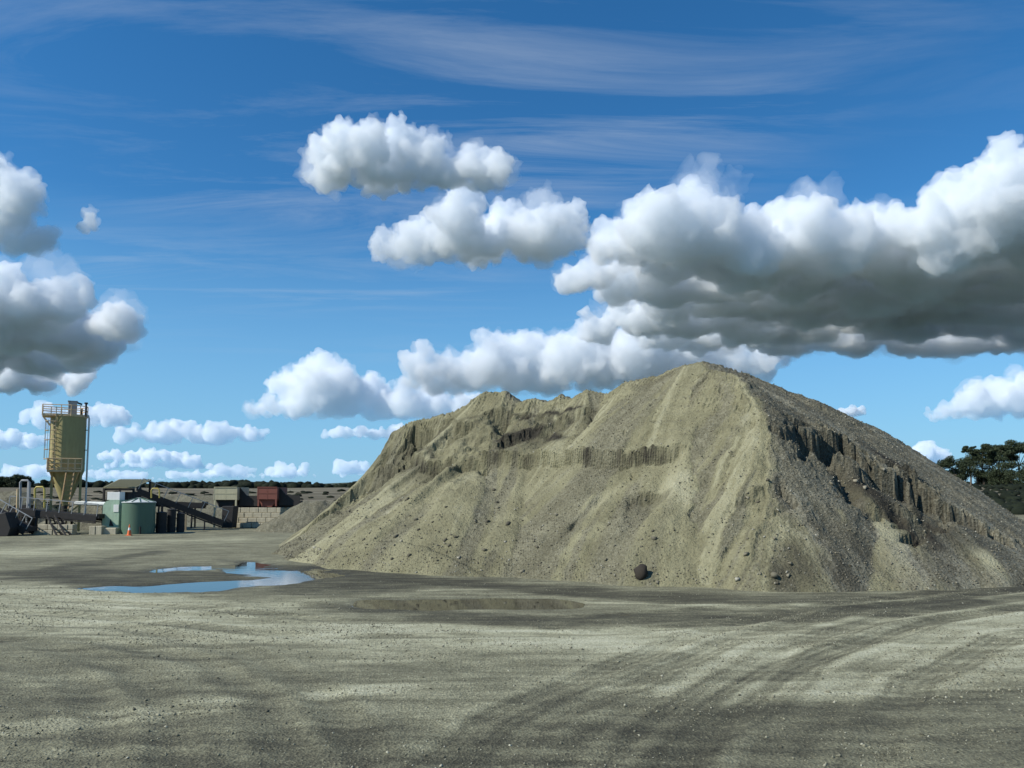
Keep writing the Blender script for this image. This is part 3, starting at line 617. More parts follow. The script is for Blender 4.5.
# ------------------------------------------------------------------ conveyors
def conveyor(label, p, q, legs, width=.9, th=.34, group='conveyors of the plant', legmat='dark', rail=False):
    p = Vector(p); q = Vector(q); mid = (p+q)/2; d = (q-p).normalized(); sd = d.cross(Vector((0, 0, 1))).normalized(); up = sd.cross(d)
    cv = root('conveyor', (mid.x, mid.y, 0), label, 'conveyor', group)
    MB().bar(p, q, width*.8, .04).build('belt', M['rubber'], cv)
    for s_ in (-1, 1):
        o1 = sd*(width/2*s_)
        fr = MB().bar(p+o1, q+o1, .05, .07).bar(p+o1-up*th, q+o1-up*th, .05, .07).build('side_frame', M['dark'], cv)
        L = (q-p).length; n = max(3, int(L/.8))
        for i in range(n):
            a = p.lerp(q, i/n)+o1; b = p.lerp(q, (i+1)/n)+o1-up*th; c_ = p.lerp(q, i/n)+o1-up*th; e = p.lerp(q, (i+1)/n)+o1
            MB().bar(a if i % 2 else c_, b if i % 2 else e, .04).build('lattice_bar', M['dark'], fr)
        MB().bar(p+o1*1.06-up*(th*.45), q+o1*1.06-up*(th*.45), .02, th*.75).build('skirt', M['rubber'], cv)
    MB().bar(p-sd*.5*width, p+sd*.5*width, .26).build('head_drum', M['dark'], cv); MB().bar(q-sd*.5*width, q+sd*.5*width, .26).build('tail_drum', M['dark'], cv)
    n = int((q-p).length/.9)
    for i in range(1, n):
        a = p.lerp(q, i/n)-up*.10; MB().bar(a-sd*.42*width, a+sd*.42*width, .07).build('roller', M['dark'], cv)
    for t_, m_ in legs:
        a = p.lerp(q, t_)-up*th
        for s_ in (-1, 1): MB().bar(a+sd*(width/2*s_), (a.x+sd.x*width/2*s_*1.2, a.y+sd.y*width/2*s_*1.2, 0), .10).build('leg', M[m_], cv)
        MB().bar((a.x-sd.x*width*.55, a.y-sd.y*width*.55, a.z*.45), (a.x+sd.x*width*.55, a.y+sd.y*width*.55, a.z*.45), .06).build('leg_brace', M[m_], cv)
    if rail:
        o1 = sd*(width/2+.02)
        rl = MB().bar(p+o1+up*.75, q+o1+up*.75, .045).build('handrail', M['grey'], cv)
        for i in range(8): a = p.lerp(q, i/7)+o1; MB().bar(a, a+up*.75, .04).build('rail_post', M['grey'], rl)
    return cv
conveyor('dark inclined conveyor climbing from the feed hoppers to the shed roof', A(139, 489, 52), A(224, 521, 54), [(.58, 'cream'), (.8, 'dark'), (.3, 'dark')], rail=True, th=.45)
conveyor('dark low conveyor running under the silo towards the mint cabinet', A(14, 508, 48.6), A(101, 516, 48.6), [(.33, 'dark'), (.62, 'dark'), (.12, 'dark')], width=1.0, th=.42, rail=True)
conveyor('dark conveyor dropping to the ground left of the silo base', A(-14, 503, 46.9), A(31, 529, 46.7), [(.3, 'dark'), (.6, 'dark')], width=.8, th=.35, rail=True)
conveyor('second dark conveyor crossing behind the tanks', A(150, 501, 57), A(205, 503.5, 57.5), [(.2, 'dark'), (.5, 'dark'), (.8, 'dark')], width=.8)
# machinery by the left conveyor
D = 49.3
p0, p1 = A(11, 520, D), A(26, 505, D); mc = root('crusher', ((p0.x+p1.x)/2, D+.5, 0), 'dark crusher housing below the low conveyor', 'machine')
MB().prism([(p0.x, .5), (p1.x, .5), (p1.x+.1, 1.1), (p1.x-.1, p1.z), (p0.x+.1, p1.z), (p0.x-.2, 1.2)], D+.1, D+1.1).build('housing', M['dark'], mc)
MB().box(p0.x-.1, p1.x+.2, D-.1, D+1.3, 0, .5).build('skid', M['dark'], mc)
MB().lathe([(.28, 0), (.28, .12)], 0, 0, 24).v
fw = MB().path([(p0.x+.35, D+.08, 1.0), (p0.x+.35, D-.06, 1.0)], .36, 24).build('flywheel', M['dark'], mc)
p0, p1 = A(0, 531, 45.6), A(9, 512, 45.6); top(MB().prism([(p0.x-.6, 0), (p1.x, 0), (p1.x+.15, .5), (p1.x-.2, p1.z), (p0.x-.5, p1.z-.2)], 45.6, 46.6), 'motor_housing', M['dark'], 'squat dark motor housing at the foot of the ground conveyor', 'machine', bev=.04)
# handrail hoops and posts above the low conveyor
def hoop(label, x0, x1, y0, y1, D, m, r=.05):
    a, b_, c_, d_ = A(x0, y1, D), A(x0, y0, D), A(x1, y0, D), A(x1, y1, D)
    mb = MB().path([a, b_-Vector((0, 0, .12)), b_+Vector((.1, 0, 0)), c_-Vector((.1, 0, 0)), c_-Vector((0, 0, .12)), d_], r, 8)
    return top(mb, 'guard_frame', M[m], label, 'frame', sm=True)
hoop('yellow steel guard hoop on the low conveyor left of the silo', 35, 44.5, 487, 508, 48.2, 'yellow', .06)
hoop('grey steel guard hoop next to the yellow one', 20.5, 29.5, 480.5, 508, 48.4, 'grey', .07)
hoop('small yellow guard hoop above the inclined conveyor', 151.5, 159.5, 488.5, 498, 51.5, 'yellow', .05)
p = A(16.5, 533, 47.6); q = A(18, 489, 47.6); top(MB().path([(p.x, 47.6, 0), (q.x, 47.6, q.z)], .075), 'pole', M['cream'], 'slim cream pole beside the crusher housing', 'pole')
p = A(29.3, 482, 49.4); top(MB().path([(p.x, 49.4, 0), (p.x, 49.4, p.z)], .10, 10), 'vent_stack', M['grey'], 'grey vent stack rising behind the guard hoops', 'pipe')
# stair flights leaning on the low conveyor
for (xa, xb, lb) in ((46.5, 57, 'steep dark access ladder leaning on the low conveyor beside the pale base wall'), (54.5, 66, 'second dark access ladder leaning on the low conveyor under the silo')):
    a, b_ = A(xa, 515, 47.9), A(xb, 533, 46.6); b_.z = 0
    lt = root('access_ladder', (b_.x, b_.y, 0), lb, 'ladder')
    for y in (0, .5): MB().bar((a.x, a.y+y, a.z), (b_.x, b_.y+y, 0), .07, .10).build('stringer', M['dark'], lt)
    for i in range(1, 7):
        p = a.lerp(b_, i/7); MB().bar(p, p+Vector((0, .5, 0)), .05).build('rung', M['dark'], lt)
# pale concrete base wall and blocks
def blocks(label, xa, xb, ytop, D, depth, n, rows, name='base_wall', cat='wall', group=None, slope=0):
    a, b_ = A(xa, 533, D), A(xb, ytop, D); w = (b_.x-a.x)/n; h = b_.z/rows
    rt = root(name, ((a.x+b_.x)/2, D, 0), label, cat, group)
    for r_ in range(rows):
        off = .5*w if r_ % 2 else 0
        for i in range(n):
            x0 = a.x+i*w+.012+off; x1 = min(a.x+(i+1)*w-.012+off, b_.x-.01)
            if x1-x0 < .12: continue
            dy = random.uniform(-.03, .03)
            MB().box(x0, x1, D+dy+slope*r_, D+depth, r_*h+.004, (r_+1)*h-.012).build('block', M['conc'], rt, bev=.02)
    return rt
blocks('pale concrete block wall under the low conveyor at the silo base', 32, 73, 524.5, 47.3, .5, 4, 2)
blocks('short pale concrete block row at the foot of the mint cabinet', 89, 102, 526, 47.4, .6, 2, 1)
top(MB().box(*(lambda a, b_: (a.x, b_.x, 47.6, 48.1, 0, b_.z))(A(102.5, 533, 47.6), A(116, 528, 47.6))), 'concrete_block', M['conc'], 'low pale concrete block in front of the mint cabinet', 'block', bev=.03)
# dark drums right of the tank
for i, (xa, xb, yt, D, lb) in enumerate(((156, 166, 513, 49.5, 'dark upright drum right beside the green water tank'), (167, 175, 510, 50.2, 'taller dark upright drum in the middle of the row of drums'), (176.5, 184, 514, 50.6, 'dark upright drum at the end of the row, nearest the cream conveyor leg'))):
    c = A((xa+xb)/2, 533, D); r = (xb-xa)/2*D/F; z = A(xa, yt, D).z
    dr = root('drum', (c.x, D, 0), lb, 'drum', 'dark drums beside the water tank')
    MB().lathe([(r, 0.02), (r, z*.33), (r+.02, z*.33), (r+.02, z*.36), (r, z*.36), (r, z*.66), (r+.02, z*.66), (r+.02, z*.69), (r, z*.69), (r, z)], c.x, D, 28).build('shell', M['dark'], dr, True)
    MB().lathe([(r+.02, z), (r+.02, z+.04), (.05, z+.10)], c.x, D, 28).build('lid', M['dark'], dr, True)

# ------------------------------------------------------------------ feed hoppers on the loading wall
def hopper(label, xa, xb, yt, yb_, D, m, wing):
    a, b_ = A(xa, yb_, D), A(xb, yt, D); z0, z1 = a.z, b_.z; y0, y1 = D, D+2.6
    h = root('feed_hopper', ((a.x+b_.x)/2, D+1.3, 0), label, 'hopper', 'feed hoppers on the loading wall')
    w = (b_.x-a.x); e = .05
    for i in range(2):
        for j in range(2):
            x0 = a.x+w*i/2+.02; x1 = a.x+w*(i+1)/2-.02; zz0 = z0+(z1-z0)*j/2+.02; zz1 = z0+(z1-z0)*(j+1)/2-.02
            MB().box(x0, x1, y0, y0+e, zz0, zz1).build('panel', M[m], h)
    fr = MB()
    for x in (a.x, (a.x+b_.x)/2, b_.x): fr.box(x-.03, x+.03, y0-.012, y0+.08, z0, z1+.02)
    fr.bar((a.x, y0-.01, z1), (b_.x, y0-.01, z1), .06); fr.bar((a.x, y0-.002, (z0+z1)/2), (b_.x, y0-.002, (z0+z1)/2), .04); fr.build('frame', M[m], h)
    MB().box(a.x-.02, a.x+.03, y0+e, y1, z0, z1).build('side_wall', M[m], h); MB().box(b_.x-.03, b_.x+.02, y0+e, y1, z0, z1).build('side_wall', M[m], h)
    MB().box(a.x, b_.x, y1-.05, y1, z0, z1).build('back_wall', M[m], h)
    MB().prism([(a.x+.03, z0), (b_.x-.03, z0), (b_.x-w*.32, z0-.55), (a.x+w*.18, z0-.55)], y0+.25, y1-.3).build('chute', M['red'] if m == 'red' else M['dark'], h)
    if wing:                                # slanting wing plate, coloured dark for the hopper's shaded right side
        q = A(wing, yb_-4, D); MB().prism([(b_.x+.04, z0-.45), (q.x, z0-.45), (q.x, z0+.30), (b_.x+.55, z0+.34), (b_.x+.04, z1)], y0+.5, y0+.58).build('wing_shade_plate', M['dark'], h)
    for x in (a.x+.06, b_.x-.06):
        for y in (y0+.06, y1-.08): MB().box(x-.06, x+.06, y-.06, y+.06, 0 if m == 'beige' else z0-.5, z0).build('leg', M[m], h)
    return h
D = 58.0
hopper('beige panelled feed hopper on cream legs above the conveyor tail', 214, 237, 487.2, 500, D, 'beige', 256)
hopper('rust red panelled feed hopper next to the beige one', 257.5, 277, 487.2, 499.5, D, 'red', 298)
a, b_ = A(230, 507.5, D+.8), A(301, 500.5, D+.8)
top(MB().box(a.x, b_.x, D+.85, D+1.3, a.z, b_.z), 'support_beam', M['dark'], 'deep dark steel beam carrying the feed hoppers', 'beam')
a, b_ = A(219, 533, 55.5), A(236, 506, 56.6)
top(MB().prism([(a.x, .05), (a.x+.75, .05), (b_.x+.1, b_.z), (b_.x-.75, b_.z)], 55.9, 56.9), 'feed_boot', M['dark'], 'dark slanting feed boot under the beige hopper', 'machine', bev=.03)
rw = root('retaining_wall', (A(255, 533, 59).x, 59, 0), 'pale concrete block retaining wall under the feed hoppers', 'wall')
a = A(233, 533, 57.3); b_ = A(279, 507.7, 57.3)
for r_ in range(4):
    h = b_.z/4; n = 5; w = (b_.x-a.x)/n
    for i in range(-1, n):
        x0 = max(a.x, a.x+i*w+(.5*w if r_ % 2 else 0))+.012; x1 = min(b_.x, a.x+(i+1)*w+(.5*w if r_ % 2 else 0))-.012
        if x1-x0 > .1: MB().box(x0, x1, 57.3+.16*r_+random.uniform(-.02, .02), 60.5, r_*h+.003, (r_+1)*h-.01).build('block', M['conc'], rw, bev=.025)
# small grey gravel heap and loading bank behind
def heap(name, label, cx, cy, hgt, rad, ex, seed, mat, n=90, squash=1.0):
    g = np.linspace(-1.25, 1.25, n); X_, Y_ = np.meshgrid(g, g); d = np.hypot(X_*1.0, Y_)
    d2 = np.maximum(np.hypot(np.clip(np.abs(X_)-ex, 0, None), Y_*squash), 0)/(1-ex)
    Z_ = hgt*(1-np.sqrt(d2**2+.01)+.1)+hgt*.10*fbm(X_*3, Y_*3, 4, seed)+hgt*.035*fbm(X_*12, Y_*12, 3, seed+2)
    V = np.stack([X_*rad+cx, Y_*rad+cy, Z_], -1).reshape(-1, 3); kp = (Z_ > -.3).ravel(); ix = np.cumsum(kp)-1; f = grid_faces(n, n); f = f[kp[f].all(1)]
    V = V[kp]-np.array((cx, cy, 0)); me = mesh_np(name, V, ix[f]); smooth(me); 
    for a_ in ('dark', 'pale', 'coarse', 'fallq'): attr(me, a_, np.full(len(V), {'coarse': .9}.get(a_, 0.0)) if a_ != 'fallq' else V[:, 0]*2)
    o = link(name, me, mat, None, (cx, cy, 0)); return tag(o, label, 'gravel pile')
c = A(304, 533, 51.5); heap('gravel_heap', 'small grey gravel heap leaning against the retaining wall', c.x, 53.8, 2.0, 3.7, .15, 601, pm)
c = A(318, 533, 61); heap('gravel_heap', 'dark low heap behind the left toe of the big pile', c.x, 64, 1.9, 6.5, .3, 602, pm)
c = A(5, 533, 60); heap('gravel_heap', 'pale grey gravel heap behind the ground conveyor', c.x, 60, 2.6, 5.0, .2, 603, pm)
c = A(88, 533, 56); heap('gravel_heap', 'dark gravel heap between the silo and the mint cabinet', c.x, 57, 1.9, 4.0, .2, 604, pm)
c = A(190, 533, 70); heap('gravel_heap', 'long dark gravel bank behind the inclined conveyor', c.x, 74, 2.4, 11.0, .5, 605, pm)
# dark lump of earth at the toe of the big pile
p = hit(641, 577); lump_ = stones('earth_lump', [(0, 0, .12)], [.24], 79, 1.3, 'oct'); sm_l = stone_mat('lump_earth', [(0, (.03, .026, .02)), (1, (.04, .034, .026))])
bm = bmesh.new(); bm.from_mesh(lump_); bmesh.ops.subdivide_edges(bm, edges=bm.edges[:], cuts=2, use_grid_fill=True, smooth=.3)
for v_ in bm.verts: v_.co += Vector([random.uniform(-.03, .03) for _ in range(3)])
bm.to_mesh(lump_); bm.free(); o = link('earth_lump', lump_, sm_l, None, (p[0], p[1]-.1, max(zat(*p), 0)-.02)); o.rotation_euler = (0, .3, .4)
tag(o, 'dark lump of earth lying at the toe of the big pile', 'rock')

# ------------------------------------------------------------------ trees
leaf_m, nt, b = new_mat('leaf', 0.75, 0.2); g = nt.nodes.new('ShaderNodeNewGeometry')
ln(nt, ramp_(nt, g.outputs['Random Per Island'], [(0, (.018, .028, .014)), (.6, (.035, .050, .024)), (1, (.065, .08, .042))]), b.inputs['Base Color'])
bark_m = paint('bark', (0.12, 0.10, 0.075), .9)
def leaf_mesh(clumps, per, size, seed):
    rg = np.random.default_rng(seed); C = []; 
    for (x, y, z, r, sq) in clumps:
        n = int(per*r*r)+30; d = rg.normal(0, 1, (n, 3)); d /= np.linalg.norm(d, axis=1)[:, None]; d *= (r*rg.random(n)**.45)[:, None]; d[:, 2] *= sq
        C.append(d+np.array((x, y, z)))
    C = np.concatenate(C); n = len(C); u = rg.normal(0, 1, (n, 3)); u /= np.linalg.norm(u, axis=1)[:, None]; w = np.cross(u, rg.normal(0, 1, (n, 3))); w /= np.linalg.norm(w, axis=1)[:, None]
    s_ = size*rg.uniform(.6, 1.3, (n, 1)); V = np.stack([C-u*s_, C+w*s_*.55, C+u*s_, C-w*s_*.55], 1).reshape(-1, 3)
    return mesh_np('crown', V, np.arange(n*4).reshape(-1, 4))
def tree(label, px, pbase, ptop, D, width_px, seed, style, group=None):
    rn = random.Random(seed); b0 = A(px, pbase, D); zt_ = A(px, ptop, D).z; gz = float(yard_height(np.array([[b0.x]]), np.array([[D]]))[0, 0]); H = zt_-gz; W = width_px*D/F/2
    t_ = root('tree', (b0.x, D, gz), label, 'tree', group); cl_ = []; tk = MB(); base_ = Vector((b0.x, D, gz-.3))
    if style == 'gum':
        hub = base_+Vector((rn.uniform(-.4, .4), 0, H*.42)); tk.path([base_, base_.lerp(hub, .5)+Vector((.15, 0, 0)), hub], [.34, .27, .22], 8)
        for i in range(9):
            a = rn.uniform(0, 6.28); rr = W*math.sqrt(rn.random())*.85; e = Vector((b0.x+rr*math.cos(a), D+rr*math.sin(a)*.8, gz+H*rn.uniform(.58, .93)-rr*.10))
            tk.path([hub, hub.lerp(e, .5)+Vector((0, 0, .3)), e], [.15, .10, .05], 6)
            for j in range(3): cl_.append((e.x+rn.gauss(0, W*.16), e.y+rn.gauss(0, W*.16), min(e.z+rn.gauss(0, H*.04), gz+H*.95), W*rn.uniform(.18, .30), .6))
        per = 190/max(W, 1)
    else:
        hub = base_+Vector((0, 0, H*.5)); tk.path([base_, hub], [.4, .2], 8)
        for i in range(26):
            a = rn.uniform(0, 6.28); h = rn.random(); rr = W*math.sqrt(rn.random())*math.sqrt(max(0.05, 1-(2*h-.75)**2*.6)); e = Vector((b0.x+rr*math.cos(a)*.95, D+rr*math.sin(a)*.95, gz+H*(.14+.78*h)))
            if i % 4 == 0: tk.path([base_.lerp(hub, .7), e], [.12, .04], 5)
            cl_.append((e.x, e.y, e.z, W*rn.uniform(.22, .36), .75))
        per = 120/max(W, 1)
    tk.build('trunk', bark_m, t_, True)
    me_ = leaf_mesh(cl_, per*6, .23*D/240, seed); co = np.empty(len(me_.vertices)*3, 'f'); me_.vertices.foreach_get('co', co); co = co.reshape(-1, 3)-np.array(ROOT_LOC[t_.name]); me_.vertices.foreach_set('co', co.ravel().astype('f')); me_.update()
    link('crown', me_, leaf_m, t_); return t_
G1 = 'dark trees on the rise behind the pile'
tree('dark gum tree with open umbrella crown, tallest at the edge of the grove', 1020, 489, 440, 240, 44, 11, 'gum', G1)
tree('dark gum tree with gaps in its crown, in the middle of the grove', 1000, 489, 441, 238, 34, 12, 'gum', G1)
tree('slender dark gum tree just beyond the low round tree', 984, 489, 447, 244, 22, 13, 'gum', G1)
tree('low round dark tree at the end of the grove nearest the pile', 955, 489, 453, 236, 36, 14, 'round', G1)
tree('broad dark round tree filling the middle of the grove', 978, 489, 455, 246, 44, 15, 'round', G1)
tree('broad dark round tree beneath the tall gums', 1012, 489, 462, 232, 46, 16, 'round', G1)
tree('thin sparse tree top standing behind the grove', 971, 489, 445, 262, 16, 17, 'gum', G1)
tree('dark gum tree standing clear at the far end of the grove', 1050, 489, 438, 240, 44, 18, 'gum', G1)
G2 = 'dark trees beyond the field behind the silo'
tree('broad round dark tree on the field skyline left of the silo', 18, 489, 475.5, 330, 26, 21, 'round', G2)
tree('dark tree cut off beside the broad round one on the skyline', -4, 489, 475, 330, 20, 22, 'round', G2)
tree('small round dark tree on the skyline right next to the silo', 44, 489, 480, 340, 9, 23, 'round', G2)
# far wood: one continuous mass of tree crowns on the skyline
def blob_mass(name, spots, seed, mat):
    rg = np.random.default_rng(seed); bm = bmesh.new(); bmesh.ops.create_icosphere(bm, subdivisions=2, radius=1); B0 = np.array([v.co[:] for v in bm.verts]); F0 = np.array([[v.index for v in f.verts] for f in bm.faces]); bm.free()
    P = np.array(spots); n = len(P); k_ = len(B0); V = B0[None]*rg.uniform(.72, 1.22, (n, k_, 1)); V = V*P[:, None, 3:6]+P[:, None, :3]
    me = mesh_np(name, V.reshape(-1, 3), (F0[None]+(np.arange(n)*k_)[:, None, None]).reshape(-1, 3)); return link(name, me, mat)
wood_m, nt, b = new_mat('far_wood', 0.9, 0.1); nn = tex(nt, 'Noise', 0.4, pos_vec(nt), in_Detail=6.0, in_Roughness=.7)
ln(nt, ramp_(nt, nn.outputs['Fac'], [(.35, (.007, .010, .007)), (.65, (.020, .026, .015))]), b.inputs['Base Color'])
sp_ = []
for i in range(2600):
    D_ = random.uniform(620, 760); pxx = random.uniform(-450, 1500); p = A(pxx, 490, D_); h = random.uniform(4.0, 7.5)*(0.75+0.5*vnoise(np.array([pxx*.03]), np.array([0.]), 5)[0]); gz = 4.3
    sp_.append((p.x, D_, gz+h*.6, h*.75, h*.75, h*.62))
tag(blob_mass('far_wood', sp_, 3, wood_m), 'dark belt of far woodland along the skyline', 'woodland', kind='stuff')
# scrub on the bank at the right and behind the yard
sp_ = []
for i in range(700):
    D_ = random.uniform(70, 215); pxx = random.uniform(930, 1150); p = A(pxx, 500, D_); gz = float(yard_height(np.array([[p.x]]), np.array([[D_]]))[0, 0]); h = random.uniform(.15, .7); sp_.append((p.x, D_, gz+h*.2, h*1.5, h*1.5, h))
for i in range(300):
    D_ = random.uniform(80, 200); pxx = random.uniform(-50, 380); p = A(pxx, 500, D_); gz = float(yard_height(np.array([[p.x]]), np.array([[D_]]))[0, 0]); h = random.uniform(.1, .45); sp_.append((p.x, D_, gz+h*.2, h*2.5, h*2, h))
tag(blob_mass('scrub', sp_, 4, wood_m), 'dark low scrub scattered over the rough banks', 'scrub', kind='stuff')
# blue-grey ridge on the horizon
hx = np.linspace(-9000, 9000, 220); hy = np.linspace(5200, 8200, 16); HX, HY = np.meshgrid(hx, hy)
HZ = 95*np.exp(-((HX+1150)/900)**2)*np.exp(-((HY-6600)/900)**2)+70*np.exp(-((HY-6800)/800)**2)*(0.35+0.5*fbm(HX*.0006, HY*.0006, 4, 71))
me = mesh_np('hills', np.stack([HX, HY, HZ-6], -1).reshape(-1, 3), grid_faces(len(hx), len(hy))); smooth(me)
hm, nt, b = new_mat('hill_forest', 0.95, 0.1); nn = tex(nt, 'Noise', 0.01, pos_vec(nt), in_Detail=6.0); ln(nt, ramp_(nt, nn.outputs['Fac'], [(.3, (.04, .055, .05)), (.7, (.09, .11, .085))]), b.inputs['Base Color'])
tag(link('hills', me, hm), kind='structure')

# ------------------------------------------------------------------ loose gravel strewn over the yard
n = 70000
yy = 5.5+17*RNG.random(n*3)**1.7; xx = (RNG.random(n*3)*2-1)*(yy*.72+1.5)
zz_ = yard_height(xx[None], yy[None])[0]
ww = np.full(xx.shape, .10)
for k_, (p, w, s_, a_) in enumerate(LIGHT): ww = np.maximum(ww, stroke(xx[None], yy[None], p, w, s_, 100+k_)[0]*a_)
cz_ = fbm(xx*.9, yy*1.6, 4, 77)
pz = np.array([zat(x, y) if y > 17.6 else -9 for x, y in zip(xx, yy)])
ok = (RNG.random(len(xx)) < np.clip(ww*(.5+cz_), .02, 1)) & (pz < 0) & (zz_ > -.03)
ix = np.where(ok)[0][:n]; S = .006+.008*RNG.random(len(ix))+.020*RNG.random(len(ix))**18
sm2 = stone_mat('yard_stone', [(0, (.08, .078, .055)), (.4, (.17, .165, .115)), (.85, (.26, .255, .18)), (1, (.42, .41, .32))])
tag(link('gravel', stones('gravel', np.stack([xx[ix], yy[ix], zz_[ix]+S*.25], -1), S, 9, .7), sm2), 'loose grey gravel strewn over the yard', 'gravel', kind='stuff')
# ------------------------------------------------------------------ cumulus clouds: closed bodies of scattering air
cm = bpy.data.materials.new('cloud_vapour'); cm.use_nodes = True; cnt = cm.node_tree; cnt.nodes.clear()
_vp = nd(cnt, 'ShaderNodeVolumePrincipled', in_Color=(.957, .979, .996, 1), in_Density=0.02, in_Anisotropy=0.0)
_mo = nd(cnt, 'ShaderNodeOutputMaterial'); ln(cnt, _vp.outputs[0], _mo.inputs['Volume'])
cm.cycles.homogeneous_volume = True
def cloud_nodes(spec):
    ng = bpy.data.node_groups.new('cloud_shape', 'GeometryNodeTree')
    ng.interface.new_socket('Geometry', in_out='INPUT', socket_type='NodeSocketGeometry')
    for nm in ('Voxel', 'Unit', 'Base', 'Seed'): ng.interface.new_socket(nm, in_out='INPUT', socket_type='NodeSocketFloat')
    ng.interface.new_socket('Geometry', in_out='OUTPUT', socket_type='NodeSocketGeometry')
    gi = ng.nodes.new('NodeGroupInput'); go = ng.nodes.new('NodeGroupOutput')
    mv = nd(ng, 'GeometryNodeMeshToVolume', resolution_mode='VOXEL_SIZE')
    ln(ng, gi.outputs['Geometry'], mv.inputs['Mesh']); ln(ng, gi.outputs['Voxel'], mv.inputs['Voxel Size'])
    mv.inputs['Density'].default_value = 1.0
    ln(ng, math_(ng, 'MULTIPLY', gi.outputs['Voxel'], 1.5), mv.inputs['Interior Band Width'])
    vm = nd(ng, 'GeometryNodeVolumeToMesh', resolution_mode='VOXEL_SIZE'); vm.inputs['Threshold'].default_value = 0.3
    ln(ng, mv.outputs[0], vm.inputs['Volume']); ln(ng, gi.outputs['Voxel'], vm.inputs['Voxel Size'])
    geo = vm.outputs[0]
    for k, (size, amp, kind) in enumerate(spec):
        pos = ng.nodes.new('GeometryNodeInputPosition'); nor = ng.nodes.new('GeometryNodeInputNormal')
        inv = math_(ng, 'DIVIDE', 1.0/size, gi.outputs['Unit'])
        sc_ = nd(ng, 'ShaderNodeVectorMath', operation='SCALE'); ln(ng, pos.outputs[0], sc_.inputs[0]); ln(ng, inv, sc_.inputs['Scale'])
        off = nd(ng, 'ShaderNodeVectorMath', operation='ADD'); ln(ng, sc_.outputs[0], off.inputs[0])
        cmb = ng.nodes.new('ShaderNodeCombineXYZ'); ln(ng, gi.outputs['Seed'], cmb.inputs[0]); cmb.inputs[1].default_value = 3.1*k; cmb.inputs[2].default_value = 1.7*k
        ln(ng, cmb.outputs[0], off.inputs[1])
        wn = nd(ng, 'ShaderNodeTexNoise', in_Scale=1.3, in_Detail=2.0); ln(ng, off.outputs[0], wn.inputs['Vector'])
        wv = nd(ng, 'ShaderNodeVectorMath', operation='MULTIPLY_ADD'); ln(ng, wn.outputs['Color'], wv.inputs[0])
        wv.inputs[1].default_value = (0.9, 0.9, 0.9); ln(ng, off.outputs[0], wv.inputs[2])
        if kind == 'v':
            t = nd(ng, 'ShaderNodeTexVoronoi', feature='SMOOTH_F1', in_Scale=1.0, in_Smoothness=0.35); ln(ng, wv.outputs[0], t.inputs['Vector'])
            val = math_(ng, 'SUBTRACT', 0.55, t.outputs['Distance'])
        else:
            t = nd(ng, 'ShaderNodeTexNoise', in_Scale=1.0, in_Detail=4.0, in_Roughness=0.6); ln(ng, wv.outputs[0], t.inputs['Vector'])
            val = math_(ng, 'SUBTRACT', t.outputs['Fac'], 0.5)
        # bulges die out on the flat underside
        sp = ng.nodes.new('ShaderNodeSeparateXYZ'); ln(ng, pos.outputs[0], sp.inputs[0])
        h = math_(ng, 'DIVIDE', math_(ng, 'SUBTRACT', sp.outputs[2], gi.outputs['Base']), gi.outputs['Unit'])
        h = math_(ng, 'ADD', math_(ng, 'MULTIPLY', h, 1.3, True), 0.36, True)
        d = math_(ng, 'MULTIPLY', math_(ng, 'MULTIPLY', math_(ng, 'MULTIPLY', val, amp*2), gi.outputs['Unit']), h)
        dv = nd(ng, 'ShaderNodeVectorMath', operation='SCALE'); ln(ng, nor.outputs[0], dv.inputs[0]); ln(ng, d, dv.inputs['Scale'])
        sp_ = ng.nodes.new('GeometryNodeSetPosition'); ln(ng, geo, sp_.inputs['Geometry']); ln(ng, dv.outputs[0], sp_.inputs['Offset'])
        geo = sp_.outputs[0]
    # weld the overlapping bulges into one clean closed skin
    m2 = nd(ng, 'GeometryNodeMeshToVolume', resolution_mode='VOXEL_SIZE'); m2.inputs['Density'].default_value = 1.0
    vx = math_(ng, 'MULTIPLY', gi.outputs['Voxel'], 0.85)
    ln(ng, geo, m2.inputs['Mesh']); ln(ng, vx, m2.inputs['Voxel Size']); ln(ng, math_(ng, 'MULTIPLY', vx, 1.5), m2.inputs['Interior Band Width'])
    v2 = nd(ng, 'GeometryNodeVolumeToMesh', resolution_mode='VOXEL_SIZE'); v2.inputs['Threshold'].default_value = 0.3
    ln(ng, m2.outputs[0], v2.inputs['Volume']); ln(ng, vx, v2.inputs['Voxel Size'])
    ln(ng, v2.outputs[0], go.inputs[0])
    return ng
CNG = cloud_nodes(((1.1, 0.42, 'v'), (0.5, 0.30, 'v'), (0.22, 0.17, 'v'), (0.5, 0.24, 'n'), (0.10, 0.095, 'v'), (0.05, 0.08, 'n')))
VNG = cloud_nodes(((1.2, 0.62, 'v'), (0.7, 0.75, 'n'), (0.3, 0.45, 'n'), (0.13, 0.28, 'n')))
CLOUD_BASE = 900.0
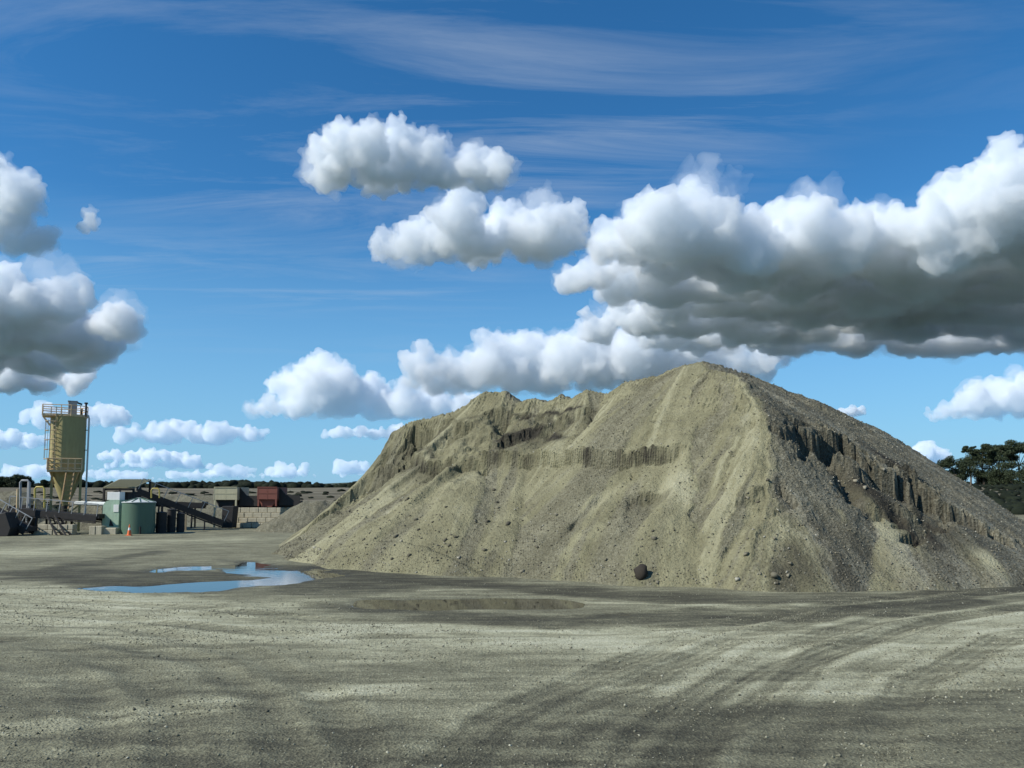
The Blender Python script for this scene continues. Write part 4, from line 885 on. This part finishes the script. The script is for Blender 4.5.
def cloud(label, base_py, puffs, unit_px, seed, D=None, group=None, vox=1.6, dens=None, base_alt=CLOUD_BASE, veil=0):
    """puffs: (px, py, rx, ry) lobes; the distance follows from a shared cloud base height"""
    if D is None:
        e = ray(512, base_py); D = min(base_alt/(e[2]/e[1]), 16000)
    base = at(512, base_py, D).z
    mpp = D/F
    bm = bmesh.new(); rn = random.Random(seed)
    for (px, py, rx, ry, *dd) in puffs:
        n = max(2, int(rx/ max(ry, 1)*2.2))
        for i in range(n):
            Dp = dd[0] if dd else D; mp_ = Dp/F
            t = (i+0.5)/n*2-1
            prof = math.sqrt(max(0, 1-(t*0.93)**2))
            r = ry*mp_*(0.55+0.45*prof)*rn.uniform(0.85, 1.1)
            dep = rn.uniform(-1, 1)*min(rx, ry*2)*mp_*(0.4 if dd else 0.8)
            c = at(px+t*(rx-ry*0.5), py+rn.uniform(-.15, .15)*ry+(1-prof)*ry*0.35, Dp); c = c + Vector((0, dep, 0))
            new = bmesh.ops.create_icosphere(bm, subdivisions=2, radius=r, matrix=Matrix.Translation(c))['verts']
            bs = base+rn.uniform(-.32, .32)*unit_px*mpp
            for v in new:                                # nearly flat underside
                if v.co.z < bs: v.co.z = bs-(bs-v.co.z)*0.22
    me = bpy.data.meshes.new('cloud'); bm.to_mesh(me); bm.free()
    def skin(ng, vx, name, k):
        o = bpy.data.objects.new(name, me); COL.objects.link(o)
        m = o.modifiers.new('shape', 'NODES'); m.node_group = ng
        ids = {s.name: s.identifier for s in ng.interface.items_tree if s.in_out == 'INPUT'}
        m[ids['Voxel']] = mpp*vx; m[ids['Unit']] = mpp*unit_px; m[ids['Base']] = base; m[ids['Seed']] = seed*7.3
        dg = bpy.context.evaluated_depsgraph_get(); me2 = bpy.data.meshes.new_from_object(o.evaluated_get(dg)); bpy.data.objects.remove(o); me2.name = name
        me2.materials.clear(); mat = cm.copy(); mat.node_tree.nodes[0].inputs['Density'].default_value = k*(dens or 1.0)/(mpp*unit_px)*CLOUD_K
        me2.materials.append(mat); return me2
    me2 = skin(CNG, vox, 'cloud', 1.0)
    co = np.empty(len(me2.vertices)*3, 'f'); me2.vertices.foreach_get('co', co); co = co.reshape(-1, 3); ctr = co.mean(0)
    me2.vertices.foreach_set('co', (co-ctr).ravel()); me2.update()
    o = bpy.data.objects.new('cloud', me2); o.location = ctr; COL.objects.link(o)
    o['label'] = label; o['category'] = 'cloud'
    if group: o['group'] = group
    if veil:                                             # thin torn fringe of vapour round the dense body
        mv = skin(VNG, vox*1.25, 'vapour_fringe', veil/(dens or 1.0))
        co = np.empty(len(mv.vertices)*3, 'f'); mv.vertices.foreach_get('co', co); mv.vertices.foreach_set('co', (co.reshape(-1, 3)-ctr).ravel()); mv.update()
        f_ = bpy.data.objects.new('vapour_fringe', mv); f_.parent = o; COL.objects.link(f_)
    return o
CLOUD_K = 2.7
cloud('white cumulus cloud floating alone highest in the blue sky', 190, [(345,158,44,24),(400,153,48,23),(460,166,58,16),(420,174,95,12)], 30, 1, veil=.24)
cloud('white cumulus cloud with a ragged left tip, just under the highest cloud', 263, [(430,240,58,18),(490,224,50,26),(555,226,36,22),(500,248,90,12)], 36, 2, veil=.24)
cloud('huge cumulus bank with a broad dark grey underside', 298, [(720,255,90,38,3450),(830,255,110,40,3450),(960,255,120,42,3450),(1100,255,120,45,3450),(740,297,110,36,4250),(880,297,130,38,4250),(1040,297,140,40,4250),
    (700,240,80,36,3100),(790,240,85,36,3150),(640,252,50,28,3300),(880,245,80,34,3200),(960,240,80,42,3100),(1020,205,50,44,2950),(1110,220,110,80,3000),
    (660,275,100,34,3800),(800,275,120,40,3800),(960,275,130,40,3800),(1120,280,130,45,3800),
    (720,335,90,20,5300),(880,335,130,22,5300),(1050,335,140,22,5300),(690,318,110,24,4700),(830,318,130,32,4700),(980,318,130,32,4700),(1130,318,130,34,4700)], 50, 3, dens=1.7, D=3830, veil=.2)
cloud('long white cumulus cloud lying low behind the top of the gravel pile', 394, [(470,370,60,18),(540,362,80,26),(630,358,90,28),(710,352,80,24),(560,382,150,10)], 34, 4, veil=.24)
cloud('cumulus cloud with a grey middle beside the left shoulder of the gravel pile', 420, [(315,380,45,24),(345,388,50,18),(300,405,50,12),(420,404,70,14),(360,410,110,9)], 28, 5, veil=.24)
cloud('thin bright cloud strip under the grey-middled cloud', 441, [(380,432,60,6),(430,434,60,6)], 14, 6, D=10500)
cloud('heavy grey cumulus cloud above the silo', 366, [(0,330,80,36,4750),(20,360,80,26,5900),(-40,300,70,40,4300),(25,308,50,34,4300),(-60,330,80,36,5200),(40,345,60,28,5200),(85,350,35,20,5200),(112,325,24,13,4600),(-30,378,80,22,6700),(50,384,50,14,6700),(115,350,20,9,5000)], 42, 7, D=5700, dens=2.0, veil=.22)
cloud('torn cumulus cloud at the frame edge above the heavy grey one', 252, [(-20,170,35,26),(5,205,45,24),(-10,235,45,16)], 34, 8, D=3300, veil=.24)
cloud('tiny detached cloud puff in the open blue', 236, [(87,226,9,6),(93,217,5,8)], 16, 9, D=3300, dens=.5, veil=.3)
cloud('small grey cloud right behind the silo head', 431, [(60,415,40,10),(105,416,30,11)], 16, 10, D=10000)
cloud('flat bottomed white cloud low to the right of the silo', 446, [(175,433,60,11),(225,434,40,8)], 16, 11, D=11000)
cloud('pale layered cloud just under the flat bottomed one', 470, [(150,456,55,7),(150,466,65,5)], 11, 12, D=14000)
for k,(px,py,rx,ry) in enumerate([(232,470,26,7),(285,470,24,8),(350,467,18,9),(35,470,40,7),(110,474,40,5),(190,474,30,5)]):
    cloud(('rounded puffy cloud low over the far wood, just right of the open shed', 'twin-topped puffy cloud over the beige feed hopper', 'puffy cloud touching the left toe of the gravel pile', 'long flat cloud low over the round skyline trees',
           'thin flat cloud low over the green water tank', 'thin flat cloud low over the inclined conveyor')[k], 480, [(px,py,rx,ry),(px+4,py+5,rx*1.2,4)], 9, 20+k, D=15000, group='small clouds along the horizon', dens=.6, veil=0)
cloud('pale low cloud left of the silo head', 449, [(10,440,35,9),(-30,440,40,10)], 13, 30, D=12000)
cloud('bright cumulus cloud low at the right above the dark trees', 420, [(985,402,45,14),(1040,395,60,20),(980,413,50,7)], 24, 31, veil=.24)
cloud('bright rounded cloud just left of the dark trees', 466, [(928,455,24,14),(905,460,20,8)], 15, 32, D=13000)
cloud('thin faint cloud over the falling ridge of the pile', 420, [(848,411,20,6)], 9, 33, D=9000)
